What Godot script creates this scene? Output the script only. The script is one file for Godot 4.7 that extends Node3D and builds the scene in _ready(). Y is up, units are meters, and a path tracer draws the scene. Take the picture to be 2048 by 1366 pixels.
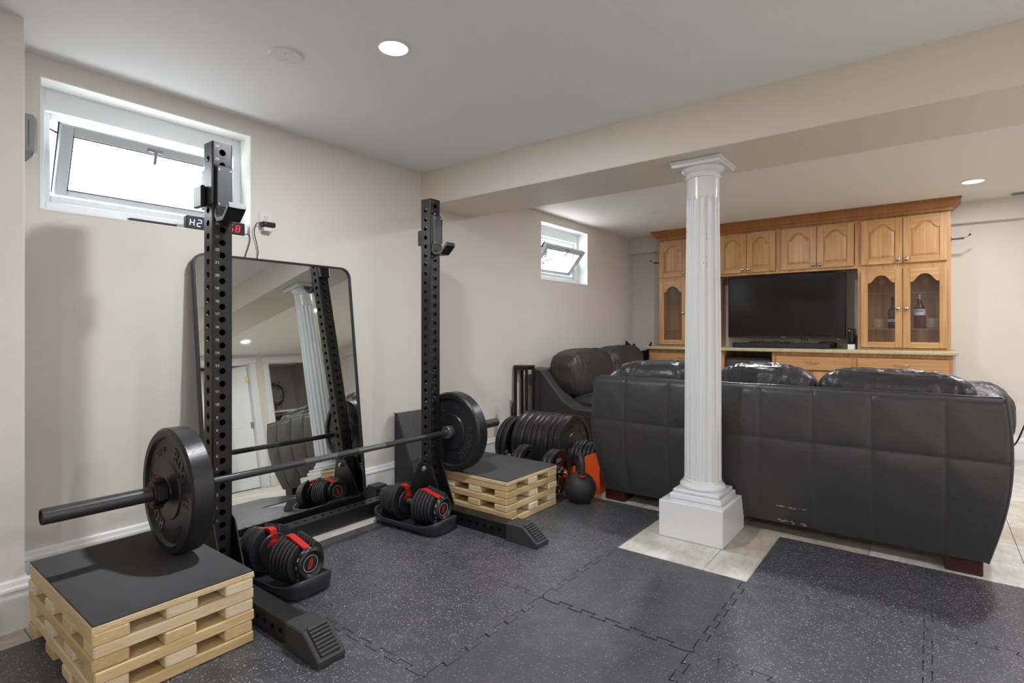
extends Node3D

# ---------------------------------------------------------------- mesh builder
class MB:
	static var group := 1
	var st := SurfaceTool.new()
	func _init() -> void:
		st.begin(Mesh.PRIMITIVE_TRIANGLES)
		flat()
	func flat() -> void:
		st.set_smooth_group(-1)
	func smooth() -> void:
		group += 1
		st.set_smooth_group(group)
	func tri(a: Vector3, b: Vector3, c: Vector3) -> void:
		st.add_vertex(a)
		st.add_vertex(b)
		st.add_vertex(c)
	func quad(a: Vector3, b: Vector3, c: Vector3, d: Vector3) -> void:
		tri(a, b, c)
		tri(a, c, d)
	# triangle or quad whose front looks along n
	func tri_n(a: Vector3, b: Vector3, c: Vector3, n: Vector3) -> void:
		if (a - c).cross(a - b).dot(n) < 0.0:
			tri(a, c, b)
		else:
			tri(a, b, c)
	func quad_n(a: Vector3, b: Vector3, c: Vector3, d: Vector3, n: Vector3) -> void:
		if (a - c).cross(a - b).dot(n) + (a - d).cross(a - c).dot(n) < 0.0:
			quad(a, d, c, b)
		else:
			quad(a, b, c, d)
	# box by its two corners, edges chamfered by ch
	func box(lo: Vector3, hi: Vector3, ch := 0.0, xf := Transform3D.IDENTITY) -> void:
		var c := (lo + hi) / 2.0
		var h := (hi - lo).abs() / 2.0
		ch = minf(ch, minf(h.x, minf(h.y, h.z)) * 0.9)
		var ax := [Vector3.RIGHT, Vector3.UP, Vector3.BACK]
		var hh := [h.x, h.y, h.z]
		for i in 3:
			var j := (i + 1) % 3
			var k := (i + 2) % 3
			for s in [-1.0, 1.0]:
				var n: Vector3 = ax[i] * s
				var f: Vector3 = c + n * hh[i]
				var u: Vector3 = ax[j] * (hh[j] - ch)
				var v: Vector3 = ax[k] * (hh[k] - ch)
				quad_n(xf * (f - u - v), xf * (f + u - v), xf * (f + u + v), xf * (f - u + v), xf.basis * n)
			if ch > 0.0:
				for s in [-1.0, 1.0]:
					for t in [-1.0, 1.0]:
						var w: Vector3 = ax[k] * (hh[k] - ch)
						var p: Vector3 = c + ax[i] * s * hh[i] + ax[j] * t * (hh[j] - ch)
						var q: Vector3 = c + ax[i] * s * (hh[i] - ch) + ax[j] * t * hh[j]
						quad_n(xf * (p - w), xf * (p + w), xf * (q + w), xf * (q - w), xf.basis * (ax[i] * s + ax[j] * t))
		if ch > 0.0:
			for sx in [-1.0, 1.0]:
				for sy in [-1.0, 1.0]:
					for sz in [-1.0, 1.0]:
						var s3 := Vector3(sx, sy, sz)
						var m := h - Vector3(ch, ch, ch)
						tri_n(xf * (c + s3 * Vector3(h.x, m.y, m.z)), xf * (c + s3 * Vector3(m.x, h.y, m.z)), xf * (c + s3 * Vector3(m.x, m.y, h.z)), xf.basis * s3)
	func cbox(c: Vector3, size: Vector3, ch := 0.0, xf := Transform3D.IDENTITY) -> void:
		box(c - size / 2.0, c + size / 2.0, ch, xf)
	# profile of (radius, height) turned round local y
	func lathe(prof: Array, seg := 24, xf := Transform3D.IDENTITY, sharp := 35.0) -> void:
		smooth()
		var cs := PackedVector2Array()
		for i in seg + 1:
			var a := TAU * float(i % seg) / seg
			cs.append(Vector2(cos(a), sin(a)))
		for j in prof.size() - 1:
			var p: Vector2 = prof[j]
			var q: Vector2 = prof[j + 1]
			if j > 0:
				var d0: Vector2 = p - prof[j - 1]
				if absf(rad_to_deg(d0.angle_to(q - p))) > sharp:
					smooth()
			for i in seg:
				var a := cs[i]
				var b := cs[i + 1]
				var p0 := xf * Vector3(p.x * a.x, p.y, p.x * a.y)
				var p1 := xf * Vector3(p.x * b.x, p.y, p.x * b.y)
				var q0 := xf * Vector3(q.x * a.x, q.y, q.x * a.y)
				var q1 := xf * Vector3(q.x * b.x, q.y, q.x * b.y)
				if p.x > 1e-6:
					tri(p0, p1, q1)
				if q.x > 1e-6:
					tri(p0, q1, q0)
		flat()
	# round bar swept along a path; r is a number or one for each point
	func tube(path: Array, r, seg := 10, caps := true, xf := Transform3D.IDENTITY, squash := 1.0) -> void:
		var rings := []
		var n := Vector3.ZERO
		for i in path.size():
			var t: Vector3
			if i == 0:
				t = path[1] - path[0]
			elif i == path.size() - 1:
				t = path[i] - path[i - 1]
			else:
				t = (path[i + 1] - path[i]).normalized() + (path[i] - path[i - 1]).normalized()
			t = t.normalized()
			if i == 0:
				n = t.cross(Vector3.UP if absf(t.y) < 0.9 else Vector3.RIGHT).normalized()
			else:
				n = (n - t * n.dot(t)).normalized()
			var b := n.cross(t)
			var rr: float = r[i] if r is Array else r
			var ring := PackedVector3Array()
			for k in seg:
				var a := TAU * k / seg
				ring.append(xf * (path[i] + (n * cos(a) + b * sin(a) * squash) * rr))
			rings.append(ring)
		smooth()
		for i in rings.size() - 1:
			for k in seg:
				var l := (k + 1) % seg
				quad(rings[i][k], rings[i][l], rings[i + 1][l], rings[i + 1][k])
		flat()
		if caps:
			for e in [0, rings.size() - 1]:
				var c: Vector3 = xf * path[e]
				var d: Vector3 = path[0] - path[1] if e == 0 else path[-1] - path[-2]
				for k in seg:
					tri_n(c, rings[e][k], rings[e][(k + 1) % seg], xf.basis * d)
	# polygon in xy, from z0 to z1, rims chamfered by ch
	func prism(poly: PackedVector2Array, z0: float, z1: float, xf := Transform3D.IDENTITY, ch := 0.0, round_sides := false) -> void:
		if Geometry2D.is_polygon_clockwise(poly):
			poly = poly.duplicate()
			poly.reverse()
		# is_polygon_clockwise takes y as down: make it counterclockwise with y up
		var area := 0.0
		for i in poly.size():
			area += poly[i].cross(poly[(i + 1) % poly.size()])
		if area < 0.0:
			poly.reverse()
		var inner := inset(poly, ch) if ch > 0.0 else poly
		var idx := Geometry2D.triangulate_polygon(inner)
		for e in [[z0, Vector3.FORWARD], [z1, Vector3.BACK]]:
			for k in range(0, idx.size(), 3):
				tri_n(xf * v3(inner[idx[k]], e[0]), xf * v3(inner[idx[k + 1]], e[0]), xf * v3(inner[idx[k + 2]], e[0]), xf.basis * e[1])
		var rows := [[poly, z0], [poly, z1]] if ch <= 0.0 else [[inner, z0], [poly, z0 + ch], [poly, z1 - ch], [inner, z1]]
		for r in rows.size() - 1:
			if round_sides:
				smooth()
			for i in poly.size():
				var j := (i + 1) % poly.size()
				var d: Vector2 = poly[j] - poly[i]
				quad_n(xf * v3(rows[r][0][i], rows[r][1]), xf * v3(rows[r][0][j], rows[r][1]), xf * v3(rows[r + 1][0][j], rows[r + 1][1]), xf * v3(rows[r + 1][0][i], rows[r + 1][1]), xf.basis * Vector3(d.y, -d.x, 0))
		flat()
	# frame between two outlines of as many points
	func ring(outer: PackedVector2Array, inner: PackedVector2Array, z0: float, z1: float, xf := Transform3D.IDENTITY) -> void:
		for i in outer.size():
			var j := (i + 1) % outer.size()
			for e in [[z0, Vector3.FORWARD], [z1, Vector3.BACK]]:
				quad_n(xf * v3(outer[i], e[0]), xf * v3(outer[j], e[0]), xf * v3(inner[j], e[0]), xf * v3(inner[i], e[0]), xf.basis * e[1])
			var mid := (inner[i] + inner[j]) / 2.0
			var om := (outer[i] + outer[j]) / 2.0
			var d: Vector2 = om - mid
			quad_n(xf * v3(outer[i], z0), xf * v3(outer[j], z0), xf * v3(outer[j], z1), xf * v3(outer[i], z1), xf.basis * Vector3(d.x, d.y, 0))
			quad_n(xf * v3(inner[i], z0), xf * v3(inner[j], z0), xf * v3(inner[j], z1), xf * v3(inner[i], z1), xf.basis * Vector3(-d.x, -d.y, 0))
	static func v3(p: Vector2, z: float) -> Vector3:
		return Vector3(p.x, p.y, z)
	static func inset(poly: PackedVector2Array, c: float) -> PackedVector2Array:
		var out := PackedVector2Array()
		var n := poly.size()
		for i in n:
			var a := (poly[i] - poly[(i + n - 1) % n]).normalized()
			var b := (poly[(i + 1) % n] - poly[i]).normalized()
			var na := Vector2(-a.y, a.x)
			var nb := Vector2(-b.y, b.x)
			var m := na + nb
			var l := maxf(m.length_squared(), 0.4)
			out.append(poly[i] + m * (2.0 * c / l))
		return out
	# smooth sheet p(u, v), u and v from 0 to 1
	func sheet(f: Callable, nu: int, nv: int, flip := false) -> void:
		var g := []
		for j in nv + 1:
			var row := PackedVector3Array()
			for i in nu + 1:
				row.append(f.call(float(i) / nu, float(j) / nv))
			g.append(row)
		smooth()
		for j in nv:
			for i in nu:
				if flip:
					quad(g[j][i], g[j + 1][i], g[j + 1][i + 1], g[j][i + 1])
				else:
					quad(g[j][i], g[j][i + 1], g[j + 1][i + 1], g[j + 1][i])
		flat()
	# closed puffy body: superellipsoid of half sizes h and exponents e (round the middle), n (across), moved by f
	func puff(c: Vector3, h: Vector3, e := 0.5, n := 0.5, f = null, nu := 40, nv := 24) -> void:
		var sp := func(x: float, p: float) -> float: return signf(x) * pow(absf(x), p)
		sheet(func(u: float, v: float) -> Vector3:
			var a := TAU * (0.0 if u >= 1.0 else u)
			var b := PI * (v - 0.5)
			var cb: float = sp.call(cos(b), n) if v > 0.0 and v < 1.0 else 0.0
			var d := Vector3(sp.call(cos(a), e) * cb, sp.call(sin(b), n), sp.call(sin(a), e) * cb)
			var p := d * h
			return c + (p if f == null else f.call(p, d)), nu, nv)
	# flat plate lying in xy (0..w, 0..l along y), thickness t behind z = 0, with round holes at heights ys
	func holed(w: float, l: float, t: float, r: float, ys: Array, xf := Transform3D.IDENTITY, seg := 14) -> void:
		var ring := func(z: float, s: float, y: float) -> Array:
			var out := []
			for i in seg:
				var a := TAU * (i + 0.5) / seg
				out.append(Vector3(w / 2 + cos(a) * s, y + sin(a) * s, z))
			return out
		var y0 := 0.0
		var half := w * 0.31
		for y in ys:
			var yl: float = y - half
			var yh: float = y + half
			for z in [0.0, -t]:
				var nrm := Vector3.BACK if z == 0.0 else Vector3.FORWARD
				if yl > y0 + 1e-4:
					quad_n(xf * Vector3(0, y0, z), xf * Vector3(w, y0, z), xf * Vector3(w, yl, z), xf * Vector3(0, yl, z), xf.basis * nrm)
				var hole: Array = ring.call(z, r, y)
				var rim := []
				for i in seg:
					var a := TAU * (i + 0.5) / seg
					var d := Vector2(cos(a), sin(a))
					var k := minf((w / 2) / maxf(absf(d.x), 1e-6), half / maxf(absf(d.y), 1e-6))
					rim.append(Vector3(w / 2 + d.x * k, y + d.y * k, z))
				for i in seg:
					var j := (i + 1) % seg
					quad_n(xf * hole[i], xf * hole[j], xf * rim[j], xf * rim[i], xf.basis * nrm)
					var c := Vector3.ZERO
					if absf(rim[i].x - rim[j].x) > 1e-5 and absf(rim[i].y - rim[j].y) > 1e-5:
						c = Vector3(w if rim[i].x + rim[j].x > w else 0.0, yh if rim[i].y + rim[j].y > 2 * y else yl, z)
						tri_n(xf * rim[i], xf * rim[j], xf * c, xf.basis * nrm)
			smooth()
			var f: Array = ring.call(0.0, r, y)
			var b: Array = ring.call(-t, r, y)
			var cc := xf * Vector3(w / 2, y, -t / 2)
			for i in seg:
				var j := (i + 1) % seg
				quad_n(xf * f[i], xf * f[j], xf * b[j], xf * b[i], cc - xf * f[i])
			flat()
			y0 = yh
		if y0 < l - 1e-4:
			for z in [0.0, -t]:
				quad_n(xf * Vector3(0, y0, z), xf * Vector3(w, y0, z), xf * Vector3(w, l, z), xf * Vector3(0, l, z), xf.basis * (Vector3.BACK if z == 0.0 else Vector3.FORWARD))
		for x in [0.0, w]:
			quad_n(xf * Vector3(x, 0, 0), xf * Vector3(x, l, 0), xf * Vector3(x, l, -t), xf * Vector3(x, 0, -t), xf.basis * (Vector3.LEFT if x == 0.0 else Vector3.RIGHT))
		for y in [0.0, l]:
			quad_n(xf * Vector3(0, y, 0), xf * Vector3(w, y, 0), xf * Vector3(w, y, -t), xf * Vector3(0, y, -t), xf.basis * (Vector3.DOWN if y == 0.0 else Vector3.UP))
	# letters lying in xy, height h, middle at the origin of xf
	func text(s: String, h: float, depth: float, xf: Transform3D, bold := true) -> void:
		var t := TextMesh.new()
		var font := SystemFont.new()
		font.font_names = PackedStringArray(["Droid Sans"])
		font.font_weight = 700 if bold else 400
		t.font = font
		t.text = s
		t.font_size = 32
		t.pixel_size = h / 23.0
		t.depth = depth
		t.curve_step = 2.0
		var a := t.get_mesh_arrays()
		var v: PackedVector3Array = a[Mesh.ARRAY_VERTEX]
		var idx: PackedInt32Array = a[Mesh.ARRAY_INDEX]
		for k in range(0, idx.size(), 3):
			tri(xf * v[idx[k]], xf * v[idx[k + 1]], xf * v[idx[k + 2]])
	func done() -> ArrayMesh:
		st.generate_normals()
		return st.commit()

# ---------------------------------------------------------------- nodes
var names := {}
var M := {}
var rng := RandomNumberGenerator.new()

func numbered(called: String) -> String:
	var n: int = names.get(called, 0)
	names[called] = n + 1
	return called if n == 0 else "%s_%03d" % [called, n]

func tag(o: Node3D, label: String, category: String, group := "") -> Node3D:
	o.set_meta("label", label)
	o.set_meta("category", category)
	if group != "":
		o.set_meta("group", group)
	return o

func thing(called: String, label: String, category: String, at := Vector3.ZERO, turn := 0.0, group := "") -> Node3D:
	var o := Node3D.new()
	o.name = numbered(called)
	add_child(o)
	o.position = at
	o.rotation.y = turn
	return tag(o, label, category, group)

func part(called: String, mesh, m: Material, parent: Node3D, xf := Transform3D.IDENTITY) -> MeshInstance3D:
	var o := MeshInstance3D.new()
	o.name = called
	o.mesh = mesh.done() if mesh is MB else mesh
	o.material_override = m
	o.transform = xf
	parent.add_child(o, true)
	return o

func single(called: String, label: String, category: String, mesh, m: Material, at := Vector3.ZERO, turn := 0.0, group := "") -> MeshInstance3D:
	var o := part(numbered(called), mesh, m, self)
	o.position = at
	o.rotation.y = turn
	tag(o, label, category, group)
	return o

func struct(called: String, mesh, m: Material) -> MeshInstance3D:
	var o := part(called, mesh, m, self)
	o.set_meta("kind", "structure")
	return o

func struct_root(called: String) -> Node3D:
	var o := Node3D.new()
	o.name = called
	add_child(o)
	o.set_meta("kind", "structure")
	return o

func boxmesh(lo: Vector3, hi: Vector3, ch := 0.0) -> MB:
	var b := MB.new()
	b.box(lo, hi, ch)
	return b

func at(x: float, y: float, z: float) -> Transform3D:
	return Transform3D(Basis.IDENTITY, Vector3(x, y, z))

func rot(axis: Vector3, deg: float, o := Vector3.ZERO) -> Transform3D:
	return Transform3D(Basis(axis, deg_to_rad(deg)), o)

# ---------------------------------------------------------------- materials
func mat(color: String, rough := 0.6, metal := 0.0, spec := 0.5) -> StandardMaterial3D:
	var m := StandardMaterial3D.new()
	m.albedo_color = Color(color)
	m.roughness = rough
	m.metallic = metal
	m.metallic_specular = spec
	return m

func noise_img(w: int, h: int, fx: float, fy: float, seed_: int, oct := 3, kind := FastNoiseLite.TYPE_SIMPLEX_SMOOTH) -> PackedFloat32Array:
	# repeats at its edges: two copies are blended
	var n := FastNoiseLite.new()
	n.seed = seed_
	n.noise_type = kind
	n.frequency = 1.0
	n.fractal_octaves = oct
	n.fractal_type = FastNoiseLite.FRACTAL_FBM if oct > 1 else FastNoiseLite.FRACTAL_NONE
	var out := PackedFloat32Array()
	out.resize(w * h)
	for y in h:
		var b := float(y) / h
		var sy := sin(b * TAU) * fy / TAU
		var cy := cos(b * TAU) * fy / TAU
		for x in w:
			var a := float(x) / w
			var ta := smoothstep(0.7, 1.0, a)
			var v := n.get_noise_3d(a * fx, sy, cy)
			if ta > 0.0:
				v = lerpf(v, n.get_noise_3d((a - 1.0) * fx, sy, cy), ta)
			out[y * w + x] = v
	return out

func tex(im: Image) -> ImageTexture:
	return ImageTexture.create_from_image(im)

func ramp_img(v: PackedFloat32Array, w: int, h: int, lo: Color, hi: Color, gain := 1.0) -> Image:
	var im := Image.create(w, h, false, Image.FORMAT_RGB8)
	for y in h:
		for x in w:
			im.set_pixel(x, y, lo.lerp(hi, clampf(0.5 + v[y * w + x] * gain, 0.0, 1.0)))
	return im

func tri_map(m: StandardMaterial3D, scale: Vector3, world := false) -> void:
	m.uv1_triplanar = true
	m.uv1_world_triplanar = world
	m.uv1_scale = scale
	m.uv1_triplanar_sharpness = 4.0

func bump(m: StandardMaterial3D, t: Texture2D, cm: float) -> void:
	m.heightmap_enabled = true
	m.heightmap_texture = t
	m.heightmap_scale = cm

func flow(pts: Array, per := 5) -> Array:
	# smooth path through the points
	var out := []
	for i in pts.size() - 1:
		var p0: Vector3 = pts[maxi(i - 1, 0)]
		var p3: Vector3 = pts[mini(i + 2, pts.size() - 1)]
		for k in per:
			out.append(pts[i].cubic_interpolate(pts[i + 1], p0, p3, float(k) / per))
	out.append(pts[-1])
	return out

func make_materials() -> void:
	# plaster
	var orange := noise_img(256, 256, 26.0, 26.0, 5, 3)
	var peel := tex(ramp_img(orange, 256, 256, Color.BLACK, Color.WHITE, 0.8))
	for k in [["wall", "e2dcd3", 0.45], ["beam", "e6ded1", 0.5], ["ceiling", "f2f2f4", 0.75], ["ceiling_rear", "f0ede8", 0.6], ["white", "eceded", 0.32], ["reveal", "eeeeec", 0.5]]:
		var m := mat(k[1], k[2], 0.0, 0.4)
		tri_map(m, Vector3(2.2, 2.2, 2.2), true)
		if k[0] != "white":
			bump(m, peel, 0.018)
		M[k[0]] = m
	M.gloss_white = mat("e8eaec", 0.22)
	M.frame_white = mat("e6e8ea", 0.35)
	M.sash = mat("c9cdd1", 0.35)
	M.plastic_white = mat("e9e7e2", 0.4)
	M.outlet = mat("e4e2dc", 0.4)
	M.grey_plastic = mat("8a8c8e", 0.5)
	M.dark_slot = mat("141414", 0.8)
	M.pane = mat("f4f8fa", 0.03)
	M.pane.transparency = BaseMaterial3D.TRANSPARENCY_ALPHA
	M.pane.albedo_color.a = 0.04
	M.brown_pane = mat("2c2118", 0.04)
	M.brown_pane.transparency = BaseMaterial3D.TRANSPARENCY_ALPHA
	M.brown_pane.albedo_color.a = 0.1
	M.shelf_glass = mat("cfe0dc", 0.05)
	M.shelf_glass.transparency = BaseMaterial3D.TRANSPARENCY_ALPHA
	M.shelf_glass.albedo_color.a = 0.12
	M.clear_glass = mat("ffffff", 0.02)
	M.clear_glass.transparency = BaseMaterial3D.TRANSPARENCY_ALPHA
	M.clear_glass.albedo_color.a = 0.03
	M.mirror = mat("d6dad8", 0.012, 1.0)
	# floor tiles
	var tv := noise_img(512, 512, 7.0, 7.0, 11, 4)
	var tv2 := noise_img(512, 512, 40.0, 12.0, 12, 3)
	for i in tv.size():
		tv[i] = tv[i] * 0.75 + tv2[i] * 0.45
	var stone := tex(ramp_img(tv, 512, 512, Color("c4beb3"), Color("e6e3dc"), 0.9))
	M.tile = []
	for k in 3:
		var m := mat(["f4efe6", "ffffff", "efe8dc"][k], 0.38)
		m.albedo_texture = stone
		tri_map(m, Vector3(0.9, 0.9, 0.9), true)
		m.uv1_offset = Vector3(0.37 * k, 0.0, 0.61 * k)
		M.tile.append(m)
	M.grout = mat("9b9182", 0.9)
	# rubber with flecks
	for k in 2:
		var im := Image.create(1024, 1024, false, Image.FORMAT_RGB8)
		var base := noise_img(256, 256, 9.0, 9.0, 20 + k, 4)
		for y in 1024:
			for x in 1024:
				var g: float = 0.258 + base[(y >> 2) * 256 + (x >> 2)] * 0.05 + rng.randf() * 0.04
				im.set_pixel(x, y, Color(g, g * 1.015, g * 1.1))
		for i in [6000, 9000][k]:
			var x := rng.randi_range(3, 1020)
			var y := rng.randi_range(3, 1020)
			var b := rng.randf_range(0.5, 0.95)
			var c := Color(b, b * 0.985, b * 0.95)
			var n := rng.randi_range(1, [3, 6][k])
			for j in n:
				im.set_pixel(x, y, c)
				if rng.randf() < 0.6:
					im.set_pixel(x + 1, y, c)
				if rng.randf() < 0.35:
					im.set_pixel(x, y + 1, c)
				x = clampi(x + rng.randi_range(-1, 1), 2, 1020)
				y = clampi(y + rng.randi_range(-1, 1), 2, 1020)
		var m := mat("ffffff", 0.42, 0.0, 0.62)
		m.albedo_texture = tex(im)
		tri_map(m, Vector3(0.95, 0.95, 0.95), true)
		M[["mat_plain", "mat_fleck"][k]] = m
	M.ribbed = mat("302f30", 0.5)
	var fine := noise_img(256, 256, 60.0, 60.0, 31, 3)
	var fine_tex := tex(ramp_img(fine, 256, 256, Color.BLACK, Color.WHITE, 0.9))
	M.rubber_top = mat("484849", 0.75)
	tri_map(M.rubber_top, Vector3(5, 5, 5))
	bump(M.rubber_top, fine_tex, 0.12)
	# pine, grain along local x
	var g1 := noise_img(512, 256, 2.2, 34.0, 41, 3)
	var g2 := noise_img(512, 256, 1.2, 7.0, 42, 2)
	for i in g1.size():
		g1[i] = sin((g2[i] * 9.0 + float(i / 512) / 256.0 * 16.0) * PI) * 0.22 + g1[i] * 0.55
	var pine := tex(ramp_img(g1, 512, 256, Color("d8be94"), Color("f7eed9"), 0.75))
	M.pine = []
	for k in 4:
		var m := mat(["ffffff", "f3e6cc", "fdf6e8", "e6d6b6"][k], 0.62)
		m.albedo_texture = pine
		tri_map(m, Vector3(1.7, 5.0, 5.0))
		m.uv1_offset = Vector3(0.23 * k, 0.31 * k, 0.17 * k)
		M.pine.append(m)
	# honey maple, grain along local y
	var h1 := noise_img(256, 512, 30.0, 2.0, 51, 3)
	var h2 := noise_img(256, 512, 6.0, 1.6, 52, 2)
	for i in h1.size():
		h1[i] = h1[i] * 0.6 + h2[i] * 0.45
	var maple := ramp_img(h1, 256, 512, Color("b4834f"), Color("d8ac7c"), 0.8)
	M.maple = mat("ffffff", 0.36)
	M.maple.albedo_texture = tex(maple)
	tri_map(M.maple, Vector3(1.6, 0.9, 1.6))
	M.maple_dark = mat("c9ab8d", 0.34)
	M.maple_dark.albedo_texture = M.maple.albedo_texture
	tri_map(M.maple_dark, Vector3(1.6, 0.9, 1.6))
	var maple_across := maple.duplicate()
	maple_across.rotate_90(CLOCKWISE)
	M.maple_rail = mat("ffffff", 0.36)
	M.maple_rail.albedo_texture = tex(maple_across)
	tri_map(M.maple_rail, Vector3(0.9, 1.6, 1.6))
	M.maple_in = mat("ffffff", 0.5)
	M.maple_in.albedo_texture = M.maple.albedo_texture
	tri_map(M.maple_in, Vector3(1.2, 0.8, 1.2))
	# granite top
	var s1 := noise_img(256, 256, 50.0, 50.0, 61, 4)
	M.granite = mat("ffffff", 0.25)
	M.granite.albedo_texture = tex(ramp_img(s1, 256, 256, Color("a3966f"), Color("e0d6b4"), 1.0))
	tri_map(M.granite, Vector3(3, 3, 3))
	# leather
	var l1 := noise_img(256, 256, 70.0, 70.0, 71, 2, FastNoiseLite.TYPE_CELLULAR)
	var l2 := noise_img(256, 256, 8.0, 8.0, 72, 3)
	for i in l1.size():
		l1[i] = l1[i] * 0.35 + l2[i] * 0.6
	var hide := tex(ramp_img(l1, 256, 256, Color.BLACK, Color.WHITE, 0.8))
	M.leather = mat("3f3f40", 0.4)
	tri_map(M.leather, Vector3(1.8, 1.8, 1.8))
	bump(M.leather, hide, 0.16)
	M.leather_soft = mat("3a3a3c", 0.32)
	tri_map(M.leather_soft, Vector3(2.2, 2.2, 2.2))
	bump(M.leather_soft, hide, 0.3)
	M.leather_brown = mat("383432", 0.42)
	tri_map(M.leather_brown, Vector3(2.2, 2.2, 2.2))
	bump(M.leather_brown, hide, 0.3)
	M.stitch = mat("4c4a48", 0.7)
	M.mahogany = mat("3a1712", 0.35)
	M.scuff = mat("a7a5a2", 0.8)
	# steel, iron, rubber
	M.powder = mat("18181a", 0.34)
	tri_map(M.powder, Vector3(6, 6, 6))
	bump(M.powder, fine_tex, 0.02)
	M.liner = mat("3b3c41", 0.5)
	M.print_white = mat("aeaeac", 0.6)
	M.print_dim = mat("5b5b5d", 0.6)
	M.black_plastic = mat("19191a", 0.45)
	M.cap_rubber = mat("363638", 0.5)
	M.bumper = mat("222225", 0.3)
	tri_map(M.bumper, Vector3(7, 7, 7))
	bump(M.bumper, fine_tex, 0.03)
	M.bumper_letter = mat("333336", 0.28)
	M.iron = mat("28282a", 0.42, 0.25)
	M.iron_letter = mat("8f8f8f", 0.5)
	M.bar = mat("69696b", 0.36, 0.55)
	M.bar_dark = mat("47474a", 0.38, 0.5)
	M.chrome = mat("d2d2d2", 0.12, 1.0)
	M.zinc = mat("b4b6ba", 0.3, 0.9)
	M.nickel = mat("c2bcb2", 0.22, 1.0)
	M.brass = mat("a8905c", 0.4, 0.9)
	M.bell = mat("2a2a2b", 0.52)
	tri_map(M.bell, Vector3(9, 9, 9))
	bump(M.bell, fine_tex, 0.04)
	M.red = mat("d0231f", 0.4)
	M.red_dark = mat("a5201c", 0.5)
	M.orange = mat("ff6428", 0.42)
	M.bell_dumb = mat("232326", 0.45)
	M.dial = mat("1d1d1f", 0.35)
	M.tray = mat("2e2e32", 0.4)
	M.pad = mat("232326", 0.42)
	tri_map(M.pad, Vector3(3, 3, 3))
	bump(M.pad, hide, 0.1)
	M.tv_black = mat("0b0b0c", 0.3)
	M.screen = mat("171617", 0.14)
	M.fabric_black = mat("131315", 0.9)
	M.cable = mat("121212", 0.5)
	M.led_white = mat("cfd0ff", 0.5)
	M.led_white.emission_enabled = true
	M.led_white.emission = Color("b9b4ff")
	M.led_white.emission_energy_multiplier = 1.6
	M.led_red = mat("ff3030", 0.5)
	M.led_red.emission_enabled = true
	M.led_red.emission = Color("ff2430")
	M.led_red.emission_energy_multiplier = 1.5
	M.lens = mat("ffffff", 0.4)
	M.lens.emission_enabled = true
	M.lens.emission = Color("fffaf2")
	M.lens.emission_energy_multiplier = 3.0
	M.green = mat("3d5a33", 0.7)
	M.bark = mat("4a3a2c", 0.9)
	M.concrete = mat("cfd0cc", 0.9)
	M.bottle_red = mat("5a0f12", 0.08)
	M.paper = mat("cfd6e0", 0.6)
	M.print_blue = mat("26365c", 0.6)
	M.amber = mat("5b3a1c", 0.1)

# ---------------------------------------------------------------- the room
const WX := -2.842      # face of the wall with the windows
const JX := -2.552      # face of the jog beside the camera
const JZ := -0.474
const BZ := -6.05       # back wall
const RX := 3.3         # wall with the two doorways
const FZ := 2.4         # wall behind the camera
const CY := 2.16        # ceiling
const CY2 := 2.145      # ceiling beyond the beam
const BEAM := [-3.15, -2.637, 1.925]
const W1 := [-1.432, -0.571, 1.54, 2.08]
const W2 := [-4.976, -4.117, 1.525, 2.067]
const D1 := [-4.44, -3.66, 2.0]      # doorways in the far wall: z, z, height
const D2 := [-5.86, -4.74, 2.0]

func holed_wall(lo: Vector3, hi: Vector3, holes: Array) -> MB:
	# wall in the plane x, holes as [z0, z1, y0, y1]
	var b := MB.new()
	var zs := [lo.z]
	for h in holes:
		zs.append_array([h[0], h[1]])
	zs.append(hi.z)
	for i in zs.size() - 1:
		if i % 2 == 0:
			b.box(Vector3(lo.x, lo.y, zs[i]), Vector3(hi.x, hi.y, zs[i + 1]))
		else:
			var h: Array = holes[i / 2]
			if h[2] > lo.y:
				b.box(Vector3(lo.x, lo.y, zs[i]), Vector3(hi.x, h[2], zs[i + 1]))
			if h[3] < hi.y:
				b.box(Vector3(lo.x, h[3], zs[i]), Vector3(hi.x, hi.y, zs[i + 1]))
	return b

const BASE_PROFILE := [Vector2(0, 0), Vector2(0.016, 0), Vector2(0.016, 0.138), Vector2(0.022, 0.143), Vector2(0.022, 0.152), Vector2(0.014, 0.158), Vector2(0.011, 0.172), Vector2(0.006, 0.178), Vector2(0, 0.178)]

func baseboard(called: String, from: Vector3, to: Vector3) -> void:
	# runs along from -> to on the floor, its face to the left of that way
	var b := MB.new()
	var d := (to - from).normalized()
	var out := Vector3.UP.cross(d)
	var xf := Transform3D(Basis(out, Vector3.UP, d), from)
	b.prism(PackedVector2Array(BASE_PROFILE), 0.0, (to - from).length(), xf)
	struct(called, b, M.white)

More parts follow.
